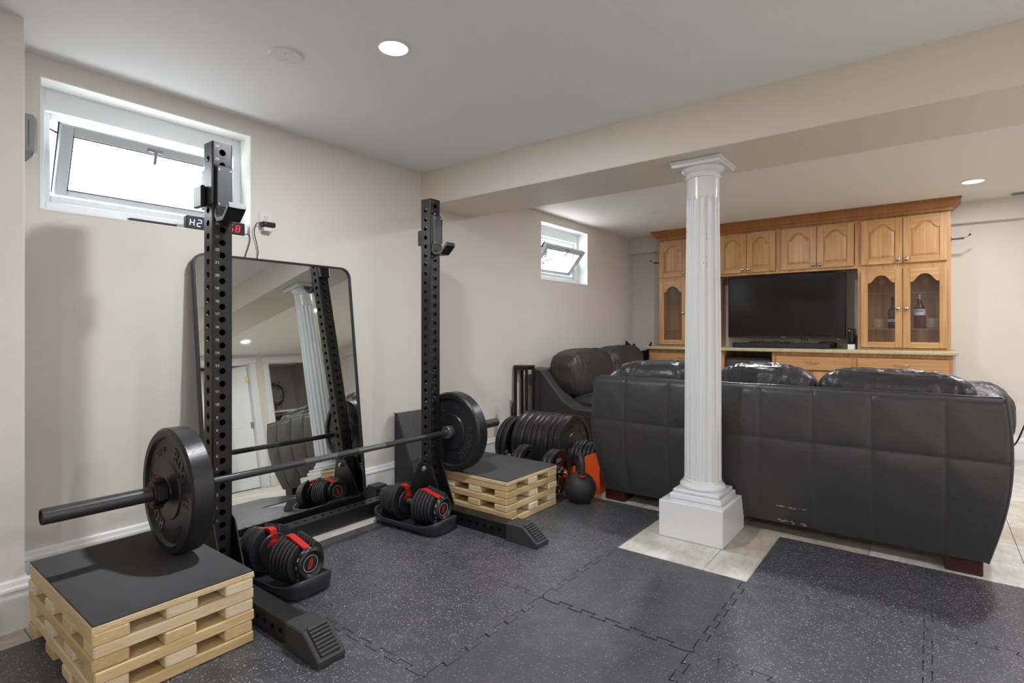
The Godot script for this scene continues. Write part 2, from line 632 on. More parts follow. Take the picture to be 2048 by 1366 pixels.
func build_room() -> void:
	# floor: slab and tiles
	var fl := struct("floor", boxmesh(Vector3(-3.1, -0.2, BZ - 0.2), Vector3(RX + 1.8, -0.007, FZ + 0.2)), M.grout)
	var tw := 0.565
	var td := 0.316
	var x0 := 0.33 - tw * 6
	var z0 := -3.312 - td * 9
	var tiles := []
	for k in 1:
		var tb := MB.new()
		tb.box(Vector3(0.0012, -0.009, 0.0012), Vector3(tw - 0.0012, 0.0, td - 0.0012), 0.0008)
		tiles.append(tb.done())
	var rest := MB.new()
	for i in 12:
		for j in 19:
			var x := x0 + i * tw
			var z := z0 + j * td
			if x + tw < WX or x > RX or z + td < BZ:
				continue
			var under_mats := x > -2.38 and z > -2.99 and not (x < -0.62 and x + tw > -1.2 and z < -2.39)
			var seen := (x < 1.0 or z < -2.6) and not under_mats
			if seen:
				var o := part("tile", tiles[0], M.tile[rng.randi() % 3], fl, at(x, 0, z))
				o.set_meta("kind", "structure")
			else:
				rest.box(Vector3(x + 0.001, -0.009, z + 0.001), Vector3(x + tw - 0.001, -0.001, z + td - 0.001))
	var ro := part("covered_tiles", rest, M.tile[0], fl)
	ro.set_meta("kind", "stuff")
	# walls
	struct("wall_left", holed_wall(Vector3(WX - 0.3, -0.2, BZ), Vector3(WX, CY + 0.1, JZ), [W2, W1]), M.wall)
	var jog := MB.new()
	jog.box(Vector3(WX - 0.3, -0.2, JZ), Vector3(JX, CY + 0.1, FZ + 0.2), 0.004)
	struct("wall_left_corner", jog, M.wall)
	var back := MB.new()
	back.box(Vector3(WX - 0.3, -0.2, BZ - 0.2), Vector3(RX + 0.2, CY + 0.1, BZ))
	back.box(Vector3(WX, 1.965, BZ), Vector3(RX, CY + 0.05, BZ + 0.062), 0.003)
	struct("wall_back", back, M.wall)
	struct("wall_right", holed_wall(Vector3(RX, -0.2, BZ), Vector3(RX + 0.12, CY + 0.1, FZ), [[D2[0], D2[1], -0.2, D2[2]], [D1[0], D1[1], -0.2, D1[2]]]), M.wall)
	struct("wall_front", boxmesh(Vector3(WX - 0.3, -0.2, FZ), Vector3(RX + 0.2, CY + 0.1, FZ + 0.2)), M.wall)
	var bm := MB.new()
	bm.box(Vector3(WX - 0.05, BEAM[2], BEAM[0]), Vector3(RX + 0.05, CY + 0.08, BEAM[1]), 0.004)
	struct("ceiling_beam", bm, M.beam)
	struct("ceiling", boxmesh(Vector3(WX - 0.3, CY, BEAM[1] - 0.1), Vector3(RX + 0.2, CY + 0.2, FZ + 0.2)), M.ceiling)
	struct("ceiling_rear", boxmesh(Vector3(WX - 0.3, CY2, BZ - 0.2), Vector3(RX + 0.2, CY + 0.2, BEAM[1] - 0.1)), M.ceiling_rear)
	baseboard("baseboard_left", Vector3(WX, 0, BZ), Vector3(WX, 0, JZ - 0.0225))
	baseboard("baseboard_left_corner", Vector3(JX, 0, JZ - 0.022), Vector3(JX, 0, FZ))
	baseboard("baseboard_left_return", Vector3(WX, 0, JZ), Vector3(JX - 0.0005, 0, JZ))
	baseboard("baseboard_back", Vector3(RX, 0, BZ), Vector3(0.14, 0, BZ))
	baseboard("baseboard_right", Vector3(RX, 0, D1[0] - 0.1), Vector3(RX, 0, D2[1] + 0.1))
	baseboard("baseboard_right_front", Vector3(RX, 0, FZ), Vector3(RX, 0, D1[1] + 0.1))

func build_window(called: String, w: Array, tilt: float) -> void:
	var root := struct_root(called)
	var xa := WX - 0.1105
	# lining of the reveal
	var b := MB.new()
	var t := 0.006
	b.box(Vector3(WX - 0.11, w[3] - t, w[0]), Vector3(WX + 0.0015, w[3], w[1]))
	b.box(Vector3(WX - 0.11, w[2], w[0]), Vector3(WX + 0.0015, w[2] + t, w[1]))
	b.box(Vector3(WX - 0.11, w[2] + t, w[0]), Vector3(WX + 0.0015, w[3] - t, w[0] + t))
	b.box(Vector3(WX - 0.11, w[2] + t, w[1] - t), Vector3(WX + 0.0015, w[3] - t, w[1]))
	part("reveal_lining", b, M.reveal, root)
	# fixed frame in two steps
	var f := MB.new()
	var yo0: float = w[2]
	var yo1: float = w[3]
	var zo0: float = w[0]
	var zo1: float = w[1]
	var steps := [[0.0, 0.042, 0.058, 0.1, xa], [0.04, 0.066, 0.092, 0.128, xa - 0.035]]
	for s in steps:
		var x1: float = s[4]
		var x0 := WX - 0.24
		f.box(Vector3(x0, yo0 + (0.0 if s[0] == 0.0 else 0.055), zo0 + s[0]), Vector3(x1, yo1, zo0 + s[1]), 0.003)
		f.box(Vector3(x0, yo0 + (0.0 if s[0] == 0.0 else 0.055), zo1 - s[1]), Vector3(x1, yo1, zo1 - s[0]), 0.003)
		f.box(Vector3(x0, yo0 + (0.0 if s[0] == 0.0 else 0.055), zo0 + s[1]), Vector3(x1, yo0 + s[2], zo1 - s[1]), 0.003)
		f.box(Vector3(x0, yo1 - s[3], zo0 + s[1]), Vector3(x1, yo1 - (0.0 if s[0] == 0.0 else 0.09), zo1 - s[1]), 0.003)
	part("window_frame", f, M.frame_white, root)
	# bottom-hung sash, leaning into the room
	var sash := Node3D.new()
	sash.name = "sash"
	root.add_child(sash)
	sash.position = Vector3(WX - 0.185, w[2] + 0.108, (w[0] + w[1]) / 2)
	sash.rotation.z = -deg_to_rad(tilt)
	var hw: float = (w[1] - w[0]) / 2 - 0.082
	var hh := 0.305
	var sf := MB.new()
	var k := 0.043
	sf.box(Vector3(-0.022, 0, -hw), Vector3(0.022, hh, -hw + k), 0.004)
	sf.box(Vector3(-0.022, 0, hw - k), Vector3(0.022, hh, hw), 0.004)
	sf.box(Vector3(-0.022, 0, -hw + k), Vector3(0.022, k * 0.62, hw - k), 0.004)
	sf.box(Vector3(-0.022, hh - k, -hw + k), Vector3(0.022, hh, hw - k), 0.004)
	part("sash_frame", sf, M.sash, sash)
	var gk := MB.new()
	for e in [[Vector3(0.005, k * 0.62 - 0.004, -hw + k), Vector3(0.018, k * 0.62 + 0.004, hw - k)], [Vector3(0.005, hh - k - 0.004, -hw + k), Vector3(0.018, hh - k + 0.004, hw - k)], [Vector3(0.005, k * 0.6, -hw + k - 0.004), Vector3(0.018, hh - k, -hw + k + 0.004)], [Vector3(0.005, k * 0.6, hw - k - 0.004), Vector3(0.018, hh - k, hw - k + 0.004)]]:
		gk.box(e[0], e[1])
	part("gasket", gk, M.black_plastic, sash)
	part("pane", boxmesh(Vector3(-0.003, k * 0.6, -hw + k - 0.002), Vector3(0.003, hh - k + 0.002, hw - k + 0.002)), M.pane, sash)
	var hd := MB.new()
	hd.box(Vector3(0.022, hh - 0.032, -0.03), Vector3(0.034, hh - 0.012, 0.03), 0.004)
	hd.box(Vector3(0.034, hh - 0.085, -0.007), Vector3(0.044, hh - 0.014, 0.007), 0.003)
	part("handle", hd, M.zinc, sash)
	# dark arms that hold the sash open
	for s in [-1.0, 1.0]:
		var am := MB.new()
		am.tube([Vector3(WX - 0.19, w[3] - 0.15, sash.position.z + s * (hw + 0.012)), Vector3(sash.position.x + sin(deg_to_rad(tilt)) * hh * 0.86, sash.position.y + cos(deg_to_rad(tilt)) * hh * 0.86, sash.position.z + s * (hw + 0.012))], 0.005, 6)
		part("stay_arm", am, M.black_plastic, root)
		part("sash_seal", boxmesh(Vector3(-0.03, 0, s * hw - 0.003), Vector3(-0.02, hh, s * hw + 0.003)), M.black_plastic, sash)

func build_doors() -> void:
	# casings and rooms beyond the far wall
	var n := 0
	for d in [D1, D2]:
		n += 1
		var tr := struct_root("trim_%d" % n)
		var b := MB.new()
		for z in [[d[0] - 0.085, d[0]], [d[1], d[1] + 0.085]]:
			b.box(Vector3(RX - 0.018, 0, z[0]), Vector3(RX, d[2] + 0.0, z[1]), 0.003)
		part("casing_leg", b, M.white, tr)
		var h := MB.new()
		h.box(Vector3(RX - 0.022, d[2], d[0] - 0.1), Vector3(RX, d[2] + 0.09, d[1] + 0.1), 0.003)
		part("casing_head", h, M.white, tr)
		var j := MB.new()
		j.box(Vector3(RX, 0, d[0]), Vector3(RX + 0.12, d[2], d[0] + 0.015))
		j.box(Vector3(RX, 0, d[1] - 0.015), Vector3(RX + 0.12, d[2], d[1]))
		j.box(Vector3(RX, d[2] - 0.015, d[0]), Vector3(RX + 0.12, d[2], d[1]))
		part("jamb", j, M.white, tr)
	# small rooms behind, closed all round
	var r := MB.new()
	r.box(Vector3(RX + 1.6, -0.2, -6.25), Vector3(RX + 1.75, 2.3, -2.6))
	r.box(Vector3(RX + 0.12, -0.2, -6.25), Vector3(RX + 1.75, 2.3, -6.1))
	r.box(Vector3(RX + 0.12, -0.2, -4.66), Vector3(RX + 1.75, 2.3, -4.56))
	r.box(Vector3(RX + 0.12, -0.2, -2.6), Vector3(RX + 1.75, 2.3, -2.45))
	struct("wall_closet", r, M.wall)
	struct("ceiling_closet", boxmesh(Vector3(RX + 0.12, 2.2, -6.25), Vector3(RX + 1.75, 2.35, -2.45)), M.ceiling)
	# door standing ajar
	var dr := struct_root("door_1")
	dr.position = Vector3(RX + 0.1, 0, D1[0] + 0.02)
	dr.rotation.y = deg_to_rad(28.0)
	var leaf := MB.new()
	leaf.box(Vector3(-0.02, 0.012, 0.0), Vector3(0.02, D1[2] - 0.02, 0.735), 0.002)
	for p in [[0.15, 0.85], [0.98, 1.82]]:
		for s in [-1.0, 1.0]:
			leaf.box(Vector3(s * 0.02 - 0.004, p[0], 0.11), Vector3(s * 0.02 + 0.004, p[1], 0.625), 0.004)
	part("leaf", leaf, M.white, dr)
	for s in [-1.0, 1.0]:
		var kn := MB.new()
		kn.lathe([Vector2(0.028, 0), Vector2(0.026, 0.006), Vector2(0.01, 0.01), Vector2(0.01, 0.03), Vector2(0.024, 0.04), Vector2(0.027, 0.052), Vector2(0.018, 0.063), Vector2(0, 0.066)], 16, rot(Vector3.BACK, -90.0 * s, Vector3(s * 0.02, 0.96, 0.67)))
		part("door_knob", kn, M.brass, dr)
	for y in [0.25, 1.0, 1.75]:
		part("hinge", boxmesh(Vector3(-0.026, y - 0.05, -0.012), Vector3(-0.014, y + 0.05, 0.03), 0.002), M.brass, dr)

func downlight(label: String, x: float, z: float, y: float, r: float, energy: float) -> void:
	var t := thing("ceiling_light", label, "ceiling light", Vector3(x, y, z), 0.0, "recessed ceiling lights")
	var ring := MB.new()
	ring.lathe([Vector2(r + 0.012, 0.0), Vector2(r + 0.012, -0.002), Vector2(r + 0.004, -0.006), Vector2(r, -0.005), Vector2(r, 0.0)], 40, Transform3D(Basis.from_scale(Vector3(1, 1, 1)), Vector3.ZERO))
	part("trim_ring", ring, M.plastic_white, t)
	var ln := MB.new()
	ln.lathe([Vector2(0, -0.004), Vector2(r * 0.8, -0.0035), Vector2(r, -0.002)], 40)
	part("light_lens", ln, M.lens, t)
	var l := AreaLight3D.new()
	l.name = "light"
	t.add_child(l)
	l.area_size = Vector2(r * 1.3, r * 1.3)
	l.position = Vector3(0, -0.012, 0)
	l.rotation.x = -PI / 2
	l.light_color = Color("f8faff")
	l.light_energy = energy
	l.area_range = 12.0
	l.shadow_enabled = true

# ---------------------------------------------------------------- column
func build_column() -> void:
	var t := thing("fluted_column", "glossy white fluted column on a square base holding up the beam", "column", Vector3(-0.948, 0, -2.865))
	part("plinth", boxmesh(Vector3(-0.165, 0, -0.19), Vector3(0.155, 0.185, 0.185), 0.004), M.gloss_white, t)
	var b := MB.new()
	b.box(Vector3(-0.13, 0.185, -0.13), Vector3(0.13, 0.215, 0.13), 0.006)
	b.box(Vector3(-0.118, 0.215, -0.118), Vector3(0.118, 0.235, 0.118), 0.006)
	part("base_block", b, M.gloss_white, t)
	var r := MB.new()
	r.lathe([Vector2(0.0, 0.235), Vector2(0.108, 0.235), Vector2(0.115, 0.243), Vector2(0.115, 0.252), Vector2(0.107, 0.262), Vector2(0.098, 0.268), Vector2(0.096, 0.28), Vector2(0.0, 0.28)], 40)
	part("base_moulding", r, M.gloss_white, t)
	# shaft: 16 flutes with rounded upper ends, tapering upwards
	var y0 := 0.27
	var y1 := 1.85
	var fl_top := 1.735
	var n := 16
	var k := 8
	var s := MB.new()
	var prof := func(a: float, y: float) -> float:
		var rr := lerpf(0.0925, 0.081, smoothstep(0.35, 1.0, (y - y0) / (y1 - y0)) * 0.6 + (y - y0) / (y1 - y0) * 0.4)
		var ph := fposmod(a / TAU * n, 1.0)
		var w := absf(ph - 0.5) / 0.36
		if w >= 1.0:
			return rr
		var lim := fl_top - 0.016 * (1.0 - sqrt(maxf(0.0, 1.0 - w * w)))
		if y > lim + 0.001:
			return rr
		return rr - 0.0095 * sqrt(1.0 - w * w)
	var ys := [y0, y0 + 0.02, 0.5, 0.8, 1.1, 1.4, 1.65]
	for i in 9:
		ys.append(fl_top - 0.018 + 0.0025 * i)
	ys.append_array([1.76, 1.8, y1])
	var stops := [0.0, 0.142, 0.17, 0.23, 0.32, 0.41, 0.5, 0.59, 0.68, 0.77, 0.83, 0.858]
	k = stops.size()
	s.sheet(func(u: float, v: float) -> Vector3:
		var step := int(round(u * n * k)) % (n * k)
		var a: float = TAU * (float(step / k) + stops[step % k]) / n
		var y: float = ys[int(round(v * (ys.size() - 1)))]
		var q: float = prof.call(a, y)
		return Vector3(cos(a) * q, y, sin(a) * q), n * k, ys.size() - 1)
	part("shaft", s, M.gloss_white, t)
	var chips := MB.new()
	for q in [[1.545, 128.0, 0.009], [1.52, 126.0, 0.014], [1.425, 130.0, 0.006], [1.395, 139.0, 0.008], [1.392, 127.0, 0.011], [1.378, 129.0, 0.006]]:
		var an := deg_to_rad(q[1] - 70.0)
		var dir := Vector3(cos(an), 0, sin(an))
		var rr: float = prof.call(fposmod(an, TAU), q[0])
		chips.cbox(Vector3.ZERO, Vector3(0.0025, q[2], 0.0016), 0.0, Transform3D(Basis(Vector3.UP.cross(dir), Vector3.UP, dir), dir * rr + Vector3(0, q[0], 0)))
	chips.cbox(Vector3(-0.165, 0.105, 0.1835), Vector3(0.006, 0.008, 0.005))
	part("paint_chips", chips, M.grey_plastic, t).set_meta("kind", "stuff")
	var c := MB.new()
	c.lathe([Vector2(0.078, 1.838), Vector2(0.087, 1.842), Vector2(0.089, 1.85), Vector2(0.084, 1.858), Vector2(0.084, 1.866), Vector2(0.093, 1.871), Vector2(0.106, 1.884), Vector2(0.108, 1.892), Vector2(0.0, 1.893)], 40)
	part("capital_moulding", c, M.gloss_white, t)
	var ab := MB.new()
	ab.box(Vector3(-0.124, 1.892, -0.124), Vector3(0.124, 1.908, 0.124), 0.003)
	ab.box(Vector3(-0.132, 1.907, -0.132), Vector3(0.132, 1.9245, 0.132), 0.005)
	part("abacus", ab, M.gloss_white, t)

# ---------------------------------------------------------------- floor mats
const MAT_X := [-2.40, -1.81, -1.205, -0.61, -0.01, 0.60]
const MAT_Z := [-3.01, -2.385, -1.76, -1.14, -0.53, 0.09]

func joint(a: Vector2, b: Vector2, toothed: bool) -> Array:
	# points from a up to (not with) b
	if not toothed:
		return [a]
	var out := [a]
	var d := (b - a).normalized()
	# the same side for both neighbours: measured from the lesser end
	var sgn := 1.0
	var p := a
	var q := b
	if d.x < -0.5 or d.y < -0.5:
		p = b
		q = a
	d = (q - p).normalized()
	var nrm := Vector2(-d.y, d.x)
	var l := (q - p).length()
	var m := 0.028
	var n := 11
	var w := (l - 2 * m) / n
	var pts := []
	for i in n:
		sgn = 1.0 if i % 2 == 0 else -1.0
		var t0 := m + i * w
		pts.append(p + d * (t0 - 0.004) + nrm * 0.0115 * sgn)
		pts.append(p + d * (t0 + w + 0.004) + nrm * 0.0115 * sgn)
	if p == b:
		pts.reverse()
	out.append_array(pts)
	return out

func build_mats() -> void:
	var have := {
		"0,0": "speckled black rubber floor mat under the back half of the far wooden platform",
		"1,0": "speckled black rubber floor mat under the kettlebell",
		"3,0": "speckled black rubber floor mat alongside the sofa with its corner next to the column",
		"4,0": "speckled black rubber floor mat along the sofa, ahead of its dark wooden foot",
		"0,1": "speckled black rubber floor mat under the farther adjustable dumbbell",
		"1,1": "speckled black rubber floor mat under the ribbed foot end nearest the kettlebell",
		"2,1": "plain grey-black rubber floor mat between the column base and the ragged joint",
		"3,1": "speckled rubber floor mat one row nearer than the mat touching the column tiles",
		"4,1": "speckled rubber floor mat at the edge of the photo nearest the sofa's end",
		"0,2": "speckled black rubber floor mat under the nearer adjustable dumbbell",
		"1,2": "speckled black rubber floor mat lying bare in front of the two dumbbells",
		"2,2": "plain grey-black rubber floor mat with a ragged joint, nearest the camera",
		"3,2": "speckled rubber floor mat at the very bottom of the photo on the sofa side",
		"0,3": "speckled black rubber floor mat under the nearer wooden platform",
		"1,3": "speckled black rubber floor mat under the ribbed foot end of the near rack leg",
		"2,3": "plain grey-black rubber floor mat at the very bottom edge below the ragged joint",
		"1,4": "speckled rubber floor mat below the near platform's corner at the photo's bottom edge",
		"0,4": "speckled black rubber floor mat in the bottom corner by the white baseboard",
	}
	var exists := func(i: int, j: int) -> bool: return i >= 0 and j >= 0 and i < 5 and j < 5 and not (i == 2 and j == 0) and have.has("%d,%d" % [i, j])
	for key in have:
		var ij: PackedStringArray = key.split(",")
		var i := int(ij[0])
		var j := int(ij[1])
		var xa: float = MAT_X[i]
		var xb: float = MAT_X[i + 1]
		var za: float = MAT_Z[j]
		var zb: float = MAT_Z[j + 1]
		var pts := []
		pts.append_array(joint(Vector2(xa, za), Vector2(xb, za), exists.call(i, j - 1)))
		pts.append_array(joint(Vector2(xb, za), Vector2(xb, zb), exists.call(i + 1, j)))
		pts.append_array(joint(Vector2(xb, zb), Vector2(xa, zb), exists.call(i, j + 1)))
		pts.append_array(joint(Vector2(xa, zb), Vector2(xa, za), exists.call(i - 1, j)))
		var c := Vector2((xa + xb) / 2, (za + zb) / 2)
		var poly := PackedVector2Array()
		for p in pts:
			poly.append(Vector2(p.x - c.x, -(p.y - c.y)))
		poly.reverse()
		var gap := 0.0013
		if (i == 2 and j == 2) or (i == 2 and j == 1):
			gap = 0.0018
		var area := 0.0
		for k in poly.size():
			area += poly[k].cross(poly[(k + 1) % poly.size()])
		if area < 0.0:
			poly.reverse()
		poly = MB.inset(poly, gap)
		var b := MB.new()
		b.prism(poly, 0.0, 0.009, rot(Vector3.RIGHT, -90.0), 0.0009)
		single("rubber_floor_mat", have[key], "floor mat", b, M.mat_plain if i == 2 else M.mat_fleck, Vector3(c.x, 0.0005, c.y + (0.0035 if i == 2 and j == 2 else 0.0)), 0.0, "interlocking rubber floor mats")

# ---------------------------------------------------------------- wooden lifting platforms
func platform(label: String, x0: float, x1: float, z0: float, z1: float, top: Material, turn: float) -> void:
	var c := Vector3((x0 + x1) / 2, 0.0095, (z0 + z1) / 2)
	var t := thing("wooden_platform", label, "platform", c, deg_to_rad(turn), "stacked-plank lifting platforms")
	var lx := x1 - x0
	var lz := z1 - z0
	var th := 0.0361
	var long_mesh := []
	var short_mesh := []
	for k in 2:
		var a := MB.new()
		a.cbox(Vector3.ZERO, Vector3(lx, th - 0.0012, 0.089), 0.004)
		long_mesh.append(a.done())
		var b := MB.new()
		b.cbox(Vector3.ZERO, Vector3(lz, th - 0.0012, 0.089), 0.004)
		short_mesh.append(b.done())
	for l in 6:
		var y := th * (l + 0.5)
		if l % 2 == 1:   # run along x, ends show on the +x side
			for k in 3:
				var z := lerpf(-lz / 2 + 0.0445, lz / 2 - 0.0445, k / 2.0) + rng.randf_range(-0.006, 0.006) * (1.0 if k == 1 else 0.2)
				part("plank", long_mesh[k % 2], M.pine[rng.randi() % 4], t, Transform3D(Basis(Vector3.UP, rng.randf_range(-0.006, 0.006)), Vector3(rng.randf_range(-0.004, 0.004), y, z)))
		else:
			for k in 4:
				var x := lerpf(-lx / 2 + 0.0445, lx / 2 - 0.0445, k / 3.0) + rng.randf_range(-0.008, 0.008) * (1.0 if k % 3 else 0.2)
				part("plank", short_mesh[k % 2], M.pine[rng.randi() % 4], t, Transform3D(Basis(Vector3.UP, PI / 2 + rng.randf_range(-0.01, 0.01)), Vector3(x, y, rng.randf_range(-0.004, 0.004))))
	var y1 := th * 6
	part("plywood_top", boxmesh(Vector3(-lx / 2 - 0.002, y1, -lz / 2 - 0.002), Vector3(lx / 2 + 0.002, y1 + 0.0105, lz / 2 + 0.002), 0.001), M.pine[1], t)
	part("plywood_top", boxmesh(Vector3(-lx / 2 - 0.001, y1 + 0.0107, -lz / 2 - 0.001), Vector3(lx / 2 + 0.001, y1 + 0.0182, lz / 2 + 0.001), 0.001), M.pine[2], t)
	var rc := boxmesh(Vector3(-lx / 2 + 0.001, y1 + 0.0184, -lz / 2 + 0.001), Vector3(lx / 2 - 0.001, y1 + (0.0225 if top == M.ribbed else 0.0236), lz / 2 - 0.001), 0.001)
	if top == M.ribbed:
		var x := -lx / 2 + 0.004
		while x < lx / 2 - 0.006:
			var yr := y1 + 0.0224
			rc.quad_n(Vector3(x, yr, -lz / 2 + 0.002), Vector3(x + 0.0016, yr + 0.0016, -lz / 2 + 0.002), Vector3(x + 0.0016, yr + 0.0016, lz / 2 - 0.002), Vector3(x, yr, lz / 2 - 0.002), Vector3(-1, 1, 0))
			rc.quad_n(Vector3(x + 0.0016, yr + 0.0016, -lz / 2 + 0.002), Vector3(x + 0.0034, yr + 0.0016, -lz / 2 + 0.002), Vector3(x + 0.0034, yr + 0.0016, lz / 2 - 0.002), Vector3(x + 0.0016, yr + 0.0016, lz / 2 - 0.002), Vector3.UP)
			rc.quad_n(Vector3(x + 0.0034, yr + 0.0016, -lz / 2 + 0.002), Vector3(x + 0.005, yr, -lz / 2 + 0.002), Vector3(x + 0.005, yr, lz / 2 - 0.002), Vector3(x + 0.0034, yr + 0.0016, lz / 2 - 0.002), Vector3(1, 1, 0))
			x += 0.0078
	part("rubber_cover", rc, top, t)

# ---------------------------------------------------------------- squat rack
func perf_tube(b: MB, xf: Transform3D, w: float, l: float, t: float, r: float, faces: Array) -> void:
	# square tube along local y, faces: holes on +x, +z, -x, -z
	var c := 0.005
	var e := w / 2
	var bases := [Basis(Vector3(0, 0, -1), Vector3.UP, Vector3(1, 0, 0)), Basis.IDENTITY, Basis(Vector3(0, 0, 1), Vector3.UP, Vector3(-1, 0, 0)), Basis(Vector3(-1, 0, 0), Vector3.UP, Vector3(0, 0, -1))]
	for k in 4:
		var bs: Basis = bases[k]
		b.holed(w - 2 * c, l, t, r, faces[k], xf * Transform3D(bs, bs * Vector3(-(e - c), 0, e)))
		# rounded edge to the next face
		var p0 := bs * Vector3(-(e - c), 0, e)
		var nb: Basis = bases[(k + 3) % 4] if false else bases[(k + 1) % 4]
		var q0 := nb * Vector3(e - c, 0, e)
		var mid := (bs * Vector3(-e, 0, e)).lerp((p0 + q0) / 2, 0.42)
		var up := Vector3(0, l, 0)
		b.smooth()
		b.quad_n(xf * p0, xf * mid, xf * (mid + up), xf * (p0 + up), xf.basis * (p0 + mid))
		b.quad_n(xf * mid, xf * q0, xf * (q0 + up), xf * (mid + up), xf.basis * (q0 + mid))
		b.flat()

const UX := -2.26
const UZ := [-1.005, -2.17]
const RACK_Y := 0.0095

func build_rack() -> void:
	var t := thing("squat_rack", "black steel squat rack of two perforated uprights in front of the mirror", "squat rack", Vector3(UX, RACK_Y, (UZ[0] + UZ[1]) / 2))
	var w := 0.0762
	var holes := []
	for k in 32:
		holes.append(1.669 - 0.0508 * (31 - k) - 0.0)
	var tube := MB.new()
	var side := holes.map(func(y): return y - 0.0254).filter(func(y): return y > 0.03)
	perf_tube(tube, Transform3D.IDENTITY, w, 1.708, 0.005, 0.0127, [holes, side, holes, side])
	tube.box(Vector3(-0.036, 1.704, -0.036), Vector3(0.036, 1.707, 0.036))
	var tube_mesh := tube.done()
	var foot_mesh_holes := []
	for k in 8:
		foot_mesh_holes.append(0.62 + k * 0.0508)
	var foot := MB.new()
	perf_tube(foot, rot(Vector3.BACK, -90.0, Vector3(-0.44, 0.0381, 0)), w, 1.03, 0.005, 0.0095, [[], foot_mesh_holes, [], foot_mesh_holes])
	var foot_mesh := foot.done()
	var cap := MB.new()
	var cp := PackedVector2Array([Vector2(0, -0.001), Vector2(0.185, -0.001), Vector2(0.19, 0.005), Vector2(0.19, 0.022), Vector2(0.105, 0.088), Vector2(0.0, 0.088)])
	cap.prism(cp, -0.05, 0.05, Transform3D.IDENTITY, 0.004)
	var ribs := MB.new()
	for k in 8:
		var f := (k + 0.5) / 8.0
		var p := Vector3(lerpf(0.1, 0.182, f), lerpf(0.093, 0.03, f), 0)
		ribs.tube([p + Vector3(0, 0, -0.034), p + Vector3(0, 0, 0.034)], 0.0062, 8)
	var cap_mesh := cap.done()
	var rib_mesh := ribs.done()
	var rear := MB.new()
	rear.prism(PackedVector2Array([Vector2(0.0, -0.001), Vector2(0.0, 0.086), Vector2(-0.075, 0.086), Vector2(-0.1, 0.05), Vector2(-0.1, -0.001)]), -0.047, 0.047, Transform3D.IDENTITY, 0.004)
	var rear_mesh := rear.done()
	for k in 2:
		var dz: float = UZ[k] - t.position.z
		var f := part("foot", foot_mesh, M.powder, t, at(0, 0, dz))
		var ec := part("end_cap", cap_mesh, M.cap_rubber, f, at(0.585, 0, 0))
		ec.name = "end_cap"
		part("grip_ribs", rib_mesh, M.cap_rubber, f, at(0.585, 0, 0))
		part("end_cap", rear_mesh, M.cap_rubber, f, at(-0.435, 0, 0))
		var u := part("upright", tube_mesh, M.powder, t, at(0, 0.0765, dz))
		# numbers beside the holes on the side that faces the room
		var pr := MB.new()
		for n in 30:
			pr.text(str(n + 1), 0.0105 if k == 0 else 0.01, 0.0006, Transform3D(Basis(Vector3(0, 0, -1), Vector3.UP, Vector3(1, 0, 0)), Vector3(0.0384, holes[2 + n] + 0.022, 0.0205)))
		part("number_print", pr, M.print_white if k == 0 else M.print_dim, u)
		# gusset plates either side of the upright
		for s in [-1.0, 1.0]:
			var g := MB.new()
			g.prism(PackedVector2Array([Vector2(-0.165, 0.008), Vector2(0.165, 0.008), Vector2(0.165, 0.03), Vector2(0.055, 0.285), Vector2(0.03, 0.3), Vector2(-0.035, 0.3), Vector2(-0.055, 0.285), Vector2(-0.165, 0.03)]), -0.0032, 0.0032, at(0, 0, dz + s * 0.0415), 0.001)
			var gp := part("gusset_plate", g, M.powder, t)
			for y in [0.265, 0.135]:
				var bolt := MB.new()
				bolt.lathe([Vector2(0.017, 0), Vector2(0.017, 0.003), Vector2(0.0125, 0.0035)], 16, rot(Vector3.RIGHT, 90.0 * s, Vector3(0.0, y, dz + s * 0.0445)))
				bolt.lathe([Vector2(0.0135, 0.003), Vector2(0.0135, 0.013), Vector2(0.0115, 0.0155), Vector2(0, 0.0155)], 6, rot(Vector3.RIGHT, 90.0 * s, Vector3(0.0, y, dz + s * 0.0445)))
				part("bolt", bolt, M.zinc, gp)
	# cross member behind the uprights, holes along its top
	var ch := []
	for k in 21:
		ch.append(0.05 + k * 0.0508)
	var cm := MB.new()
	var len_: float = UZ[0] - UZ[1] - w
	perf_tube(cm, Transform3D(Basis(Vector3(1, 0, 0), Vector3(0, 0, -1), Vector3(0, 1, 0)), Vector3(-0.266, 0.0381, len_ / 2)), w, len_, 0.005, 0.0105, [[], ch, [], ch])
	part("cross_member", cm, M.powder, t)
	var tp := MB.new()
	for z in [-0.41, -0.33]:
		tp.box(Vector3(-0.29, 0.0765, z - 0.03), Vector3(-0.24, 0.0775, z + 0.03))

